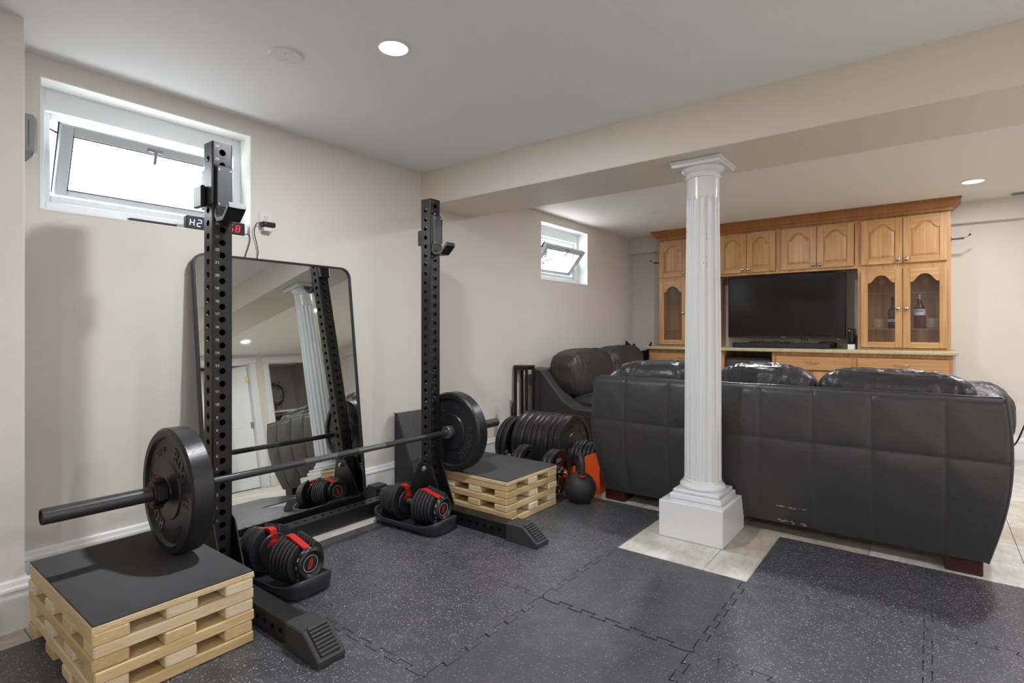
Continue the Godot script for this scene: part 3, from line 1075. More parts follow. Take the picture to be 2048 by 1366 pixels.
func build_jcup(label: String, k: int) -> void:
	var z: float = UZ[k]
	var t := thing("j_cup", label, "bar holder", Vector3(UX + 0.0393, 1.487, z), 0.0, "bar holders hung on the rack uprights")
	var fz := 1.0 if k == 0 else -1.0
	part("back_plate", boxmesh(Vector3(0.0005, 0.02, -0.034), Vector3(0.01, 0.215, 0.034), 0.002), M.powder, t)
	part("liner_pad", boxmesh(Vector3(0.0102, 0.045, -0.03), Vector3(0.02, 0.21, 0.03), 0.003), M.liner, t)
	var hk := MB.new()
	var pts := PackedVector2Array([Vector2(0.001, 0.05), Vector2(0.001, 0.012), Vector2(0.022, -0.012), Vector2(0.075, -0.012), Vector2(0.122, 0.032), Vector2(0.117, 0.052), Vector2(0.072, 0.006), Vector2(0.03, 0.006), Vector2(0.02, 0.016), Vector2(0.02, 0.05)])
	hk.prism(pts, -0.034, 0.034, Transform3D.IDENTITY, 0.002)
	part("hook", hk, M.powder, t)
	var sd := MB.new()
	sd.box(Vector3(-0.078, 0.06, fz * 0.0428 - 0.004), Vector3(0.01, 0.2, fz * 0.0428 + 0.004), 0.001)
	part("side_plate", sd, M.powder, t)
	part("lock_block", boxmesh(Vector3(-0.108, 0.05, -0.036), Vector3(-0.0785, 0.135, 0.036), 0.004), M.powder, t)
	if k == 0:
		part("lock_block", boxmesh(Vector3(-0.108, 0.05, 0.0475), Vector3(-0.035, 0.135, 0.066), 0.004), M.powder, t)
	for p in [[0.195, -0.022], [0.195, 0.022], [0.06, 0.022]]:
		var sc := MB.new()
		sc.lathe([Vector2(0.0045, 0), Vector2(0.0045, 0.0008), Vector2(0.003, 0.0016), Vector2(0, 0.0012)], 10, rot(Vector3.BACK, -90.0, Vector3(0.0198, p[0], p[1])))
		part("screw", sc, M.zinc, t)

# ---------------------------------------------------------------- mirror
func round_rect(w: float, h: float, r: float, n := 6) -> PackedVector2Array:
	var out := PackedVector2Array()
	for q in [[w / 2 - r, h - r, 0], [-w / 2 + r, h - r, 90], [-w / 2 + r, r, 180], [w / 2 - r, r, 270]]:
		for i in n + 1:
			var a := deg_to_rad(q[2] + 90.0 * i / n)
			out.append(Vector2(q[0] + cos(a) * r, q[1] + sin(a) * r))
	return out

func build_mirror() -> void:
	var tl := deg_to_rad(6.95)
	var t := thing("leaning_mirror", "large mirror with a thin black rounded frame leaning on the wall", "mirror")
	t.transform = Transform3D(Basis(Vector3(0, 0, -1), Vector3(-sin(tl), cos(tl), 0), Vector3(cos(tl), sin(tl), 0)), Vector3(-2.617, 0.003, -1.567))
	var w := 0.888
	var h := 1.437
	var o := round_rect(w, h, 0.06)
	var i := round_rect(w - 0.018, h - 0.018, 0.051)
	for k in i.size():
		i[k].y += 0.009
	var f := MB.new()
	f.ring(o, i, -0.028, 0.0, Transform3D.IDENTITY)
	part("frame", f, M.black_plastic, t)
	var g := MB.new()
	g.prism(i, -0.012, -0.009)
	part("mirror_glass", g, M.mirror, t)
	var bk := MB.new()
	bk.prism(i, -0.026, -0.0125)
	part("backing", bk, M.black_plastic, t)

# ---------------------------------------------------------------- weights
func arc_text(b: MB, word: String, r: float, y: float, mid_deg: float, h: float, step: float, up := 1.0) -> void:
	# letters round local +y (up = 1) or -y (up = -1), tops outwards
	for i in word.length():
		var a := deg_to_rad(mid_deg) + (i - (word.length() - 1) / 2.0) * step
		var u := Vector3(sin(a), 0, -cos(a) * up)
		var rt := Vector3(cos(a), 0, sin(a) * up)
		var n := Vector3(0, up, 0)
		b.text(word[i], h, 0.005, Transform3D(Basis(rt, u, n), u * r + Vector3(0, y * up, 0)))

func bumper_mesh(rad: float, h: float) -> ArrayMesh:
	var b := MB.new()
	var k := rad / 0.225
	var p := [Vector2(0.026, -h + 0.006), Vector2(0.1 * k, -h + 0.006), Vector2(0.104 * k, -h + 0.011), Vector2(0.186 * k, -h + 0.011), Vector2(0.194 * k, -h), Vector2(0.216 * k, -h), Vector2(0.225 * k, -h + 0.008)]
	var q := []
	for i in p.size():
		var v: Vector2 = p[p.size() - 1 - i]
		q.append(Vector2(v.x, -v.y))
	b.lathe(p + q + [p[0]], 56)
	return b.done()

func bumper(label: String, at_: Vector3, basis_: Basis, h: float, faces: Array, group: String, mesh: ArrayMesh, rad := 0.225) -> Node3D:
	var t := thing("bumper_plate", label, "weight plate", at_, 0.0, group)
	t.transform.basis = basis_
	part("disc", mesh, M.bumper, t)
	var k := rad / 0.225
	for f in faces:
		var b := MB.new()
		for m in [f[1], f[1] + 180.0]:
			arc_text(b, "ROGUE", 0.146 * k, h - 0.0105, m, 0.047 * k, 0.32, f[0])
			arc_text(b, f[2], 0.15 * k, h - 0.0105, m + 90.0, 0.02 * k, 0.13, f[0])
		part("raised_lettering", b, M.bumper_letter, t)
		var rg := MB.new()
		rg.lathe([Vector2(0.026, (h - 0.007) * f[0]), Vector2(0.026, (h + 0.001) * f[0]), Vector2(0.034, (h + 0.001) * f[0]), Vector2(0.036, (h - 0.007) * f[0])], 24)
		part("hub_ring", rg, M.bar_dark, t)
	return t

const BAR_X := -2.175
const BAR_Y := 0.4755

func build_barbell() -> void:
	var t := thing("barbell", "dark steel barbell lying across the front of both rack uprights", "barbell", Vector3(BAR_X, BAR_Y, -1.55))
	var ax := Basis(Vector3.RIGHT, PI / 2)   # local y of a lathe along +z
	var s := MB.new()
	s.lathe([Vector2(0, -0.67), Vector2(0.0142, -0.67), Vector2(0.0142, 0.67), Vector2(0, 0.67)], 20, Transform3D(ax, Vector3.ZERO))
	part("shaft", s, M.bar, t)
	var kn := MB.new()
	for z in [[-0.64, -0.22], [-0.06, 0.06], [0.22, 0.64]]:
		kn.lathe([Vector2(0.0142, z[0]), Vector2(0.0149, z[0] + 0.002), Vector2(0.0149, z[1] - 0.002), Vector2(0.0142, z[1])], 20, Transform3D(ax, Vector3.ZERO))
	part("knurling", kn, M.bar_dark, t)
	for d in [-1.0, 1.0]:
		var e := MB.new()
		e.lathe([Vector2(0.0145, 0.655), Vector2(0.034, 0.655), Vector2(0.0365, 0.658), Vector2(0.0365, 0.682), Vector2(0.034, 0.685), Vector2(0.0255, 0.686)], 28, Transform3D(Basis(Vector3.RIGHT, PI / 2 * d), Vector3.ZERO))
		part("collar", e, M.bar, t)
		var l := MB.new()
		l.lathe([Vector2(0.0255, 0.684), Vector2(0.0255, 1.108), Vector2(0.0235, 1.11), Vector2(0.021, 1.11), Vector2(0.021, 1.1), Vector2(0, 1.1)], 28, Transform3D(Basis(Vector3.RIGHT, PI / 2 * d), Vector3.ZERO))
		part("sleeve", l, M.bar_dark, t)
	var m45 := bumper_mesh(0.225, 0.0385)
	bumper("black bumper plate on the barbell end over the nearer wooden platform", Vector3(BAR_X, BAR_Y, -1.55 + 0.7255), Basis(Vector3.UP, 0) * Basis(Vector3.RIGHT, PI / 2), 0.0385, [[1.0, 62.0, "45LB"], [-1.0, 60.0, "45LB"]], "bumper plates loaded on the barbell", m45)
	bumper("black bumper plate on the barbell end over the farther wooden platform", Vector3(BAR_X, BAR_Y, -1.55 - 0.7255), Basis(Vector3.RIGHT, PI / 2), 0.0385, [[1.0, 115.0, "45LB"], [-1.0, 60.0, "45LB"]], "bumper plates loaded on the barbell", m45)
	# plastic lock collar outside the near plate
	var c := thing("lock_collar", "black plastic lock collar on the barbell sleeve outside the near plate", "collar", Vector3(BAR_X, BAR_Y, -0.765))
	var cb := MB.new()
	cb.lathe([Vector2(0.0258, -0.019), Vector2(0.04, -0.019), Vector2(0.043, -0.015), Vector2(0.043, 0.022), Vector2(0.04, 0.026), Vector2(0.0258, 0.026)], 24, Transform3D(ax, Vector3.ZERO))
	part("ring_body", cb, M.black_plastic, c)
	var lv := MB.new()
	lv.box(Vector3(-0.025, 0.038, -0.014), Vector3(0.02, 0.052, 0.02), 0.004)
	part("lever", lv, M.black_plastic, c)
	part("clamp_arm", boxmesh(Vector3(0.036, -0.02, -0.014), Vector3(0.052, 0.034, 0.02), 0.004), M.black_plastic, c)
	part("clamp_arm", boxmesh(Vector3(-0.03, -0.055, -0.014), Vector3(0.01, -0.04, 0.02), 0.004), M.black_plastic, c)
	part("red_tab", boxmesh(Vector3(-0.018, 0.051, -0.004), Vector3(-0.004, 0.056, 0.008), 0.001), M.red_dark, c)

func slot_plate(rad: float) -> PackedVector2Array:
	var out := PackedVector2Array()
	var sw := 0.036
	var a0 := acos(sw / rad)       # right lip
	var n := 26
	for i in n + 1:
		var a := a0 - (TAU - (PI - 2 * a0)) * i / n
		# from the right lip clockwise round to the left lip
		out.append(Vector2(cos(a), sin(a)) * rad)
	out.append(Vector2(-sw * 0.72, 0.045))
	out.append(Vector2(-sw * 0.6, 0.012))
	out.append(Vector2(-sw * 0.35, 0.0))
	out.append(Vector2(sw * 0.35, 0.0))
	out.append(Vector2(sw * 0.6, 0.012))
	out.append(Vector2(sw * 0.72, 0.045))
	return out

func build_dumbbells() -> void:
	var meshes := []
	for k in 6:
		var b := MB.new()
		b.prism(slot_plate(0.1 - 0.0032 * k), -0.0085, 0.0085, Transform3D(Basis(Vector3(0, 0, -1), Vector3.UP, Vector3(1, 0, 0)), Vector3.ZERO), 0.0035, true)
		meshes.append(b.done())
	var grip := MB.new()
	grip.lathe([Vector2(0, -0.075), Vector2(0.015, -0.075), Vector2(0.017, -0.03), Vector2(0.0185, 0.0), Vector2(0.017, 0.03), Vector2(0.015, 0.075), Vector2(0, 0.075)], 20, rot(Vector3.BACK, -90.0))
	var inner := MB.new()
	inner.lathe([Vector2(0, -0.006), Vector2(0.062, -0.006), Vector2(0.067, 0.0), Vector2(0.062, 0.006), Vector2(0, 0.006)], 32, rot(Vector3.BACK, -90.0))
	var dial := MB.new()
	dial.lathe([Vector2(0.0, 0.0), Vector2(0.05, 0.0), Vector2(0.059, 0.004), Vector2(0.061, 0.012), Vector2(0.061, 0.026), Vector2(0.057, 0.032), Vector2(0.052, 0.034), Vector2(0.045, 0.03), Vector2(0.04, 0.024), Vector2(0.0, 0.024)], 48, rot(Vector3.BACK, -90.0))
	var whitering := MB.new()
	whitering.lathe([Vector2(0.0305, 0.0238), Vector2(0.0305, 0.0252), Vector2(0.033, 0.0252), Vector2(0.033, 0.0238)], 40, rot(Vector3.BACK, -90.0))
	var logo := MB.new()
	var lp := PackedVector2Array()
	for i in 14:
		var a := TAU * i / 14
		lp.append(Vector2(cos(a) * 0.0115 + sin(a) * 0.006, sin(a) * 0.022))
	logo.prism(lp, 0.024, 0.0252, Transform3D(Basis(Vector3(0, 0, -1), Vector3.UP, Vector3(1, 0, 0)), Vector3.ZERO))
	var ticks := MB.new()
	for i in 9:
		var a := deg_to_rad(150.0 - i * 30.0)
		var u := Vector3(0, sin(a), cos(a))
		ticks.text(["5", "7.5", "10", "15", "20", "25", "30", "40", "52"][i], 0.009, 0.0006, Transform3D(Basis(Vector3(1, 0, 0).cross(u), Vector3(-1, 0, 0) * -1.0, u), u * 0.0612 + Vector3(0.019, 0, 0)))
	var cover := MB.new()
	cover.prism(PackedVector2Array([Vector2(0.045, 0.03), Vector2(0.05, 0.082), Vector2(0.075, 0.088), Vector2(0.182, 0.06), Vector2(0.182, 0.052), Vector2(0.08, 0.074), Vector2(0.062, 0.07), Vector2(0.057, 0.03)]), -0.015, 0.015, Transform3D.IDENTITY, 0.002)
	cover.prism(PackedVector2Array([Vector2(-0.016, 0.02), Vector2(0.016, 0.02), Vector2(0.03, 0.01), Vector2(0.034, 0.018), Vector2(0.022, 0.036), Vector2(0.016, 0.06), Vector2(-0.016, 0.06), Vector2(-0.022, 0.036), Vector2(-0.034, 0.018), Vector2(-0.03, 0.01)]), 0.046, 0.052, Transform3D(Basis(Vector3(0, 0, -1), Vector3.UP, Vector3(1, 0, 0)), Vector3.ZERO), 0.001)
	# cradle
	var tray := MB.new()
	var ring := func(sx: float, sz: float, a: float, y: float) -> Vector3:
		var ca := cos(a)
		var sa := sin(a)
		return Vector3(signf(ca) * pow(absf(ca), 0.45) * sx, y, signf(sa) * pow(absf(sa), 0.45) * sz)
	var rows := [[0.92, 0.0, 0], [0.97, 0.012, 0], [1.0, 0.7, 1], [1.0, 0.95, 1], [0.985, 1.0, 1], [0.955, 1.0, 1], [0.93, 0.9, 1], [0.86, 0.02, 2], [0.4, 0.016, 2], [0.0, 0.016, 2]]
	tray.sheet(func(u: float, v: float) -> Vector3:
		var a := TAU * (0.0 if u >= 1.0 else u)
		var r: Array = rows[int(round(v * (rows.size() - 1)))]
		var rim := 0.046 + 0.032 * pow(absf(cos(a)), 2.0)
		var y: float = r[1]
		if r[2] == 1:
			y = rim * r[1]
		if r[2] == 0 and absf(sin(a)) > 0.75:
			y += 0.016 * smoothstep(0.75, 1.0, absf(sin(a)))
		return ring.call(0.238 * r[0], 0.112 * r[0], a, y), 48, rows.size() - 1)
	var cradle := MB.new()
	for s in [0.0]:
		var cp := PackedVector2Array([Vector2(-0.075, 0.014), Vector2(0.075, 0.014), Vector2(0.066, 0.05)])
		for i in 9:
			var a := -0.62 - (PI - 1.24) * i / 8.0
			cp.append(Vector2(cos(a) * 0.066, 0.118 + sin(a) * 0.066 - 0.001))
		cp.append(Vector2(-0.066, 0.05))
		cradle.prism(cp, -0.01, 0.01, Transform3D(Basis(Vector3(0, 0, -1), Vector3.UP, Vector3(1, 0, 0)), Vector3.ZERO), 0.002)
	var tray_mesh := tray.done()
	var cradle_mesh := cradle.done()
	var sticker := boxmesh(Vector3(-0.1, 0.0175, 0.083), Vector3(0.0, 0.019, 0.095)).done()
	var dn := ["nearer adjustable dumbbell with red grip covers, beside the near upright", "farther adjustable dumbbell with red grip covers, beside the far upright"]
	var tn := ["black plastic cradle tray holding the nearer dumbbell", "black plastic cradle tray holding the farther dumbbell"]
	var spots := [[Vector3(-2.15, 0.0098, -1.208), 3.0], [Vector3(-2.2, 0.0098, -1.995), 4.0]]
	var proto: Node3D = null
	for k in 2:
		var sp: Array = spots[k]
		var tr := thing("dumbbell_tray", tn[k], "dumbbell tray", sp[0], deg_to_rad(sp[1]), "dumbbell cradle trays")
		part("tray_shell", tray_mesh, M.tray, tr)
		part("cradle_block", cradle_mesh, M.tray, tr, at(0.196, 0, 0))
		part("cradle_block", cradle_mesh, M.tray, tr, at(-0.196, 0, 0))
		part("sticker", sticker, M.paper, tr)
		if k == 0:
			var t := thing("adjustable_dumbbell", dn[0], "dumbbell", sp[0] + Vector3(0, 0.1195, 0), deg_to_rad(sp[1]), "adjustable dumbbells on the floor mats")
			proto = t
			part("handle", grip, M.bar, t)
			var inner_mesh := inner.done()
			for s in [-1.0, 1.0]:
				part("inner_disc", inner_mesh, M.bell_dumb, t, at(s * 0.052, 0, 0))
				for i in 6:
					part("weight_plate", meshes[i], M.bell_dumb, t, at(s * (0.071 + 0.0195 * i), 0.0, 0))
			var cover_mesh := cover.done()
			var dial_mesh := dial.done()
			var ring_mesh := whitering.done()
			var logo_mesh := logo.done()
			var tick_mesh := ticks.done()
			for s in [1.0, -1.0]:
				var f := rot(Vector3.UP, 0.0 if s > 0 else 180.0)
				part("grip_cover", cover_mesh, M.red, t, f)
				var d := part("dial", dial_mesh, M.dial, t, f * at(0.179, 0, 0))
				part("dial_ring", ring_mesh, M.print_white, d)
				part("dial_emblem", logo_mesh, M.red_dark, d)
				part("dial_numbers", tick_mesh, M.print_white, d)
		else:
			var c: Node3D = proto.duplicate()
			c.name = numbered("adjustable_dumbbell")
			add_child(c)
			c.position = sp[0] + Vector3(0, 0.1195, 0)
			c.rotation.y = deg_to_rad(sp[1])
			c.set_meta("label", dn[1])

func iron_mesh(rad: float, h: float) -> ArrayMesh:
	var b := MB.new()
	b.lathe([Vector2(rad * 0.74, -h * 0.55), Vector2(rad * 0.8, -h), Vector2(rad * 0.97, -h), Vector2(rad, -h * 0.6), Vector2(rad, h * 0.6), Vector2(rad * 0.97, h), Vector2(rad * 0.8, h), Vector2(rad * 0.74, h * 0.55), Vector2(rad * 0.74, -h * 0.55)], 48)
	b.lathe([Vector2(0.02, -h), Vector2(rad * 0.24, -h), Vector2(rad * 0.3, -h * 0.5), Vector2(rad * 0.45, -h * 0.5), Vector2(rad * 0.45, h * 0.5), Vector2(rad * 0.3, h * 0.5), Vector2(rad * 0.24, h), Vector2(0.02, h), Vector2(0.02, -h)], 32)
	for k in 3:
		b.box(Vector3(rad * 0.4, -h * 0.5, -rad * 0.3), Vector3(rad * 0.77, h * 0.5, rad * 0.3), 0.002, rot(Vector3.UP, 120.0 * k + 30.0))
	return b.done()

func build_weights() -> void:
	var yx := Basis(Vector3.BACK, -PI / 2)     # local y to world +x
	var row := [["thin", 0.0, 0.02], ["thick", 0.0, 0.028], ["thick", 0.0, 0.03], ["thin", 0.0, 0.019], ["thin", 0.0, 0.019], ["thick", 0.0, 0.03], ["thin", 0.0, 0.019], ["thick", 0.0, 0.03]]
	var x := -2.435
	var n := 0
	var say := ["wall-side end of the upright row of bumper plates", "second black bumper plate from the wall in the floor row", "third black bumper plate from the wall in the floor row", "fourth black bumper plate from the wall in the floor row", "fifth black bumper plate from the wall in the floor row", "sixth black bumper plate from the wall in the floor row", "seventh black bumper plate from the wall in the floor row", "black bumper plate with raised letters at the sofa end of the floor row"]
	say[0] = "first black bumper plate, at the wall-side end of the floor row"
	var cache := {}
	for r in row:
		var h: float = r[2]
		if not cache.has(h):
			cache[h] = bumper_mesh(0.225, h)
		var gapx := 0.002 if n % 3 else 0.008
		x += h + gapx * 0.5
		bumper(say[n], Vector3(x, 0.2255, -3.355 + [0.0, 0.004, -0.003, 0.0, 0.003, 0.0, -0.002, 0.0][n]), Basis(Vector3.RIGHT, 0.4 * n) * yx, h, [[1.0, -40.0, "25LB"]] if n == 7 else [], "row of bumper plates standing on the floor", cache[h])
		x += h + gapx * 0.5
		n += 1
	var tb := MB.new()
	tb.lathe([Vector2(0, -2.62), Vector2(0.02, -2.62), Vector2(0.02, -1.97), Vector2(0.018, -1.967), Vector2(0, -1.967)], 20, Transform3D(yx, Vector3.ZERO))
	single("storage_bar", "steel bar running through the row of bumper plates", "bar", tb, M.bar, Vector3(0, 0.2255, -3.355))
	# two iron grip plates by the wall
	var ir := iron_mesh(0.2, 0.02)
	for k in 2:
		var t := thing("iron_plate", ["iron grip plate nearest the wall, beside the bumper row", "iron grip plate with white numbers, second from the wall beside the bumper row"][k], "weight plate", Vector3(-2.535 + k * 0.05, 0.2005, -3.3), 0.0, "iron plates by the bumper row")
		t.transform.basis = Basis(Vector3.RIGHT, 0.3 + k) * yx
		part("disc", ir, M.iron, t)
		var b := MB.new()
		arc_text(b, "45", 0.172, 0.0185, 60.0, 0.03, 0.16)
		arc_text(b, "45", 0.172, 0.0185, 240.0, 0.03, 0.16)
		part("raised_numbers", b, M.iron_letter, t)
	# chrome post of a plate stand behind
	var ps := thing("plate_post", "short upright chrome post behind the iron plates", "post", Vector3(-2.70, 0, -3.5))
	var p := MB.new()
	p.lathe([Vector2(0, 0.016), Vector2(0.025, 0.016), Vector2(0.025, 0.487), Vector2(0.022, 0.49), Vector2(0, 0.49)], 24)
	part("post", p, M.chrome, ps)
	part("base_plate", boxmesh(Vector3(-0.06, 0.0, -0.06), Vector3(0.06, 0.016, 0.06), 0.003), M.powder, ps)
	# loadable dumbbell with small iron plates
	var db := thing("loadable_dumbbell", "chrome dumbbell bar loaded with iron plates behind the far platform", "dumbbell", Vector3(-2.03, 0.1505, -2.935))
	var hb := MB.new()
	hb.lathe([Vector2(0, -0.2), Vector2(0.0145, -0.2), Vector2(0.0145, 0.2), Vector2(0.013, 0.203), Vector2(0, 0.203)], 16, Transform3D(yx, Vector3.ZERO))
	part("handle", hb, M.chrome, db)
	var sp := iron_mesh(0.14, 0.015)
	for dx in [-0.135, -0.1, 0.1, 0.135]:
		part("iron_plate", sp, M.iron, db, Transform3D(Basis(Vector3.RIGHT, 2.0 + dx) * yx, Vector3(dx, 0, 0)))
	var word := MB.new()
	arc_text(word, "CAP", 0.075, 0.0075, 0.0, 0.024, 0.27)
	part("raised_lettering", word, M.iron_letter, db, Transform3D(yx * Basis(Vector3.UP, PI / 2), Vector3(0.135, 0, 0)))
	var nut := MB.new()
	nut.lathe([Vector2(0.0146, 0.152), Vector2(0.036, 0.152), Vector2(0.036, 0.162), Vector2(0.026, 0.164), Vector2(0.026, 0.19), Vector2(0.0146, 0.19)], 12, Transform3D(yx, Vector3.ZERO), 20.0)
	part("star_collar", nut, M.chrome, db)
	var clip := thing("spring_clip", "chrome spring clip leaning against the iron dumbbell plate", "clip", Vector3(-1.868, 0.0096, -2.868))
	var cl := MB.new()
	var path := []
	for i in 40:
		var a := TAU * 2.5 * i / 39.0
		path.append(Vector3(0.004 + 0.005 * i / 13.0, 0.045 + cos(a) * 0.03, sin(a) * 0.03))
	cl.tube(path, 0.0032, 6)
	part("coil", cl, M.chrome, clip)
	for s in [-1.0, 1.0]:
		var arm := MB.new()
		arm.tube([Vector3(0.01, 0.07, s * 0.012), Vector3(0.012, 0.11, s * 0.02), Vector3(0.013, 0.125, s * 0.012)], 0.0032, 6)
		part("clip_handle", arm, M.chrome, clip)
	# small plates in the orange holder
	var sm := iron_mesh(0.112, 0.012)
	for k in 6:
		var t := thing("small_iron_plate", ["first", "second", "third", "fourth", "fifth", "sixth"][k] + " small iron plate from the bumpers in the orange holder", "weight plate", Vector3(-1.915 + k * 0.03, 0.19 + 0.004 * (k % 3), -3.235), 0.0, "small iron plates in the orange holder")
		t.transform.basis = Basis(Vector3.RIGHT, 0.7 * k) * yx
		part("disc", sm, M.iron, t)
	var oh := thing("orange_holder", "bright orange plastic plate holder between kettlebell and sofa", "plate holder", Vector3(-1.79, 0.0, -3.2))
	var f := MB.new()
	f.prism(PackedVector2Array([Vector2(-0.16, 0.0), Vector2(0.1, 0.0), Vector2(0.1, 0.275), Vector2(0.0, 0.235), Vector2(-0.06, 0.17), Vector2(-0.16, 0.12)]), 0.082, 0.088, Transform3D.IDENTITY, 0.001)
	part("front_panel", f, M.orange, oh)
	part("end_panel", boxmesh(Vector3(0.094, 0, -0.12), Vector3(0.1, 0.262, 0.082), 0.001), M.orange, oh)
	part("end_panel", boxmesh(Vector3(-0.16, 0, -0.12), Vector3(-0.154, 0.12, 0.082), 0.001), M.orange, oh)
	part("bottom_panel", boxmesh(Vector3(-0.154, 0, -0.12), Vector3(0.094, 0.075, 0.082), 0.001), M.orange, oh)
	# kettlebell
	var kb := thing("kettlebell", "black kettlebell with red bands at the handle roots", "kettlebell", Vector3(-1.70, 0.0096, -2.885))
	var bb := MB.new()
	var prof := [Vector2(0, 0.0), Vector2(0.055, 0.0), Vector2(0.066, 0.004)]
	for i in 15:
		var a := deg_to_rad(-52.0 + 136.0 * i / 14.0)
		prof.append(Vector2(cos(a) * 0.0965, 0.084 + sin(a) * 0.0965))
	prof.append(Vector2(0, 0.1805))
	bb.lathe(prof, 48)
	part("ball", bb, M.bell, kb)
	var hp := []
	for i in 21:
		var a := PI * i / 20.0
		var wdt := 0.052 + 0.014 * sin(a)
		hp.append(Vector3(0, 0.155 + pow(sin(a), 0.6) * 0.128, -cos(a) * wdt))
	var hn := MB.new()
	hn.tube(hp, 0.0195, 16, true)
	part("handle", hn, M.bell, kb, rot(Vector3.UP, 42.0))
	for s in [-1.0, 1.0]:
		var rd := MB.new()
		rd.tube([Vector3(0, 0.166, s * 0.0535), Vector3(0, 0.176, s * 0.0535)], 0.0222, 18)
		part("color_band", rd, M.red, kb, rot(Vector3.UP, 42.0))
	# foam wedge against the wall
	var wg := thing("foam_wedge", "black vinyl foam wedge standing against the wall behind the far upright", "exercise wedge", Vector3(-2.815, 0.0, -2.37))
	var wb := MB.new()
	wb.prism(PackedVector2Array([Vector2(0, 0.001), Vector2(0.235, 0.001), Vector2(0.235, 0.05), Vector2(0.03, 0.5), Vector2(0.0, 0.505)]), -0.4, 0.0, Transform3D.IDENTITY, 0.008)
	part("vinyl_cover", wb, M.pad, wg)
	for z in [-0.002, -0.398]:
		var pp := MB.new()
		pp.tube([Vector3(0.236, 0.006, z), Vector3(0.236, 0.05, z), Vector3(0.032, 0.502, z), Vector3(0.0, 0.507, z)], 0.003, 6)
		part("piping", pp, M.black_plastic, wg)

# ---------------------------------------------------------------- leather seating
var wr := FastNoiseLite.new()

func wrinkle(c: Vector3, h: Vector3, amp: float, seed_: float) -> Callable:
	# gathers that run in from the seams and a little sag
	return func(p: Vector3, d: Vector3) -> Vector3:
		var q := (p + c) * 1.0
		var edge := pow(clampf(maxf(absf(d.y), maxf(absf(d.x), absf(d.z)) * 0.96), 0.0, 1.0), 6.0)
		var along := q.x if h.x > h.z else q.z
		var rid := 1.0 - absf(wr.get_noise_3d(along * 34.0 + seed_, q.y * 7.0, (q.x + q.z - along) * 7.0)) * 2.6
		var big := wr.get_noise_3d(q.x * 3.5, q.y * 3.5 + seed_, q.z * 3.5)
		return p + d.normalized() * (amp * (rid * (0.35 + 0.65 * edge) - 0.5) + big * amp * 1.6)

func seam_path(c: Vector3, h: Vector3, e: float, n: float, f: Callable, lat: float, a0: float, a1: float, steps: int) -> Array:
	var out := []
	for i in steps + 1:
		var a := deg_to_rad(lerpf(a0, a1, float(i) / steps))
		var b := deg_to_rad(lat)
		var cb := pow(cos(b), n)
		var d := Vector3(signf(cos(a)) * pow(absf(cos(a)), e) * cb, pow(sin(b), n), signf(sin(a)) * pow(absf(sin(a)), e) * cb)
		out.append(c + f.call(d * h, d))
	return out

func cushion(called: String, c: Vector3, h: Vector3, m: Material, parent: Node3D, amp: float, seed_: float, e := 0.42, n := 0.6, seam := true) -> void:
	var b := MB.new()
	var f := wrinkle(c, h, amp, seed_)
	b.puff(c, h, e, n, f, 150, 40)
	var o := part(called, b, m, parent)
	if seam:
		var s := MB.new()
		s.tube(seam_path(c, h, e, n, f, 52.0, 8.0, 172.0, 60), 0.0022, 5)
		part("piping", s, M.leather, o)

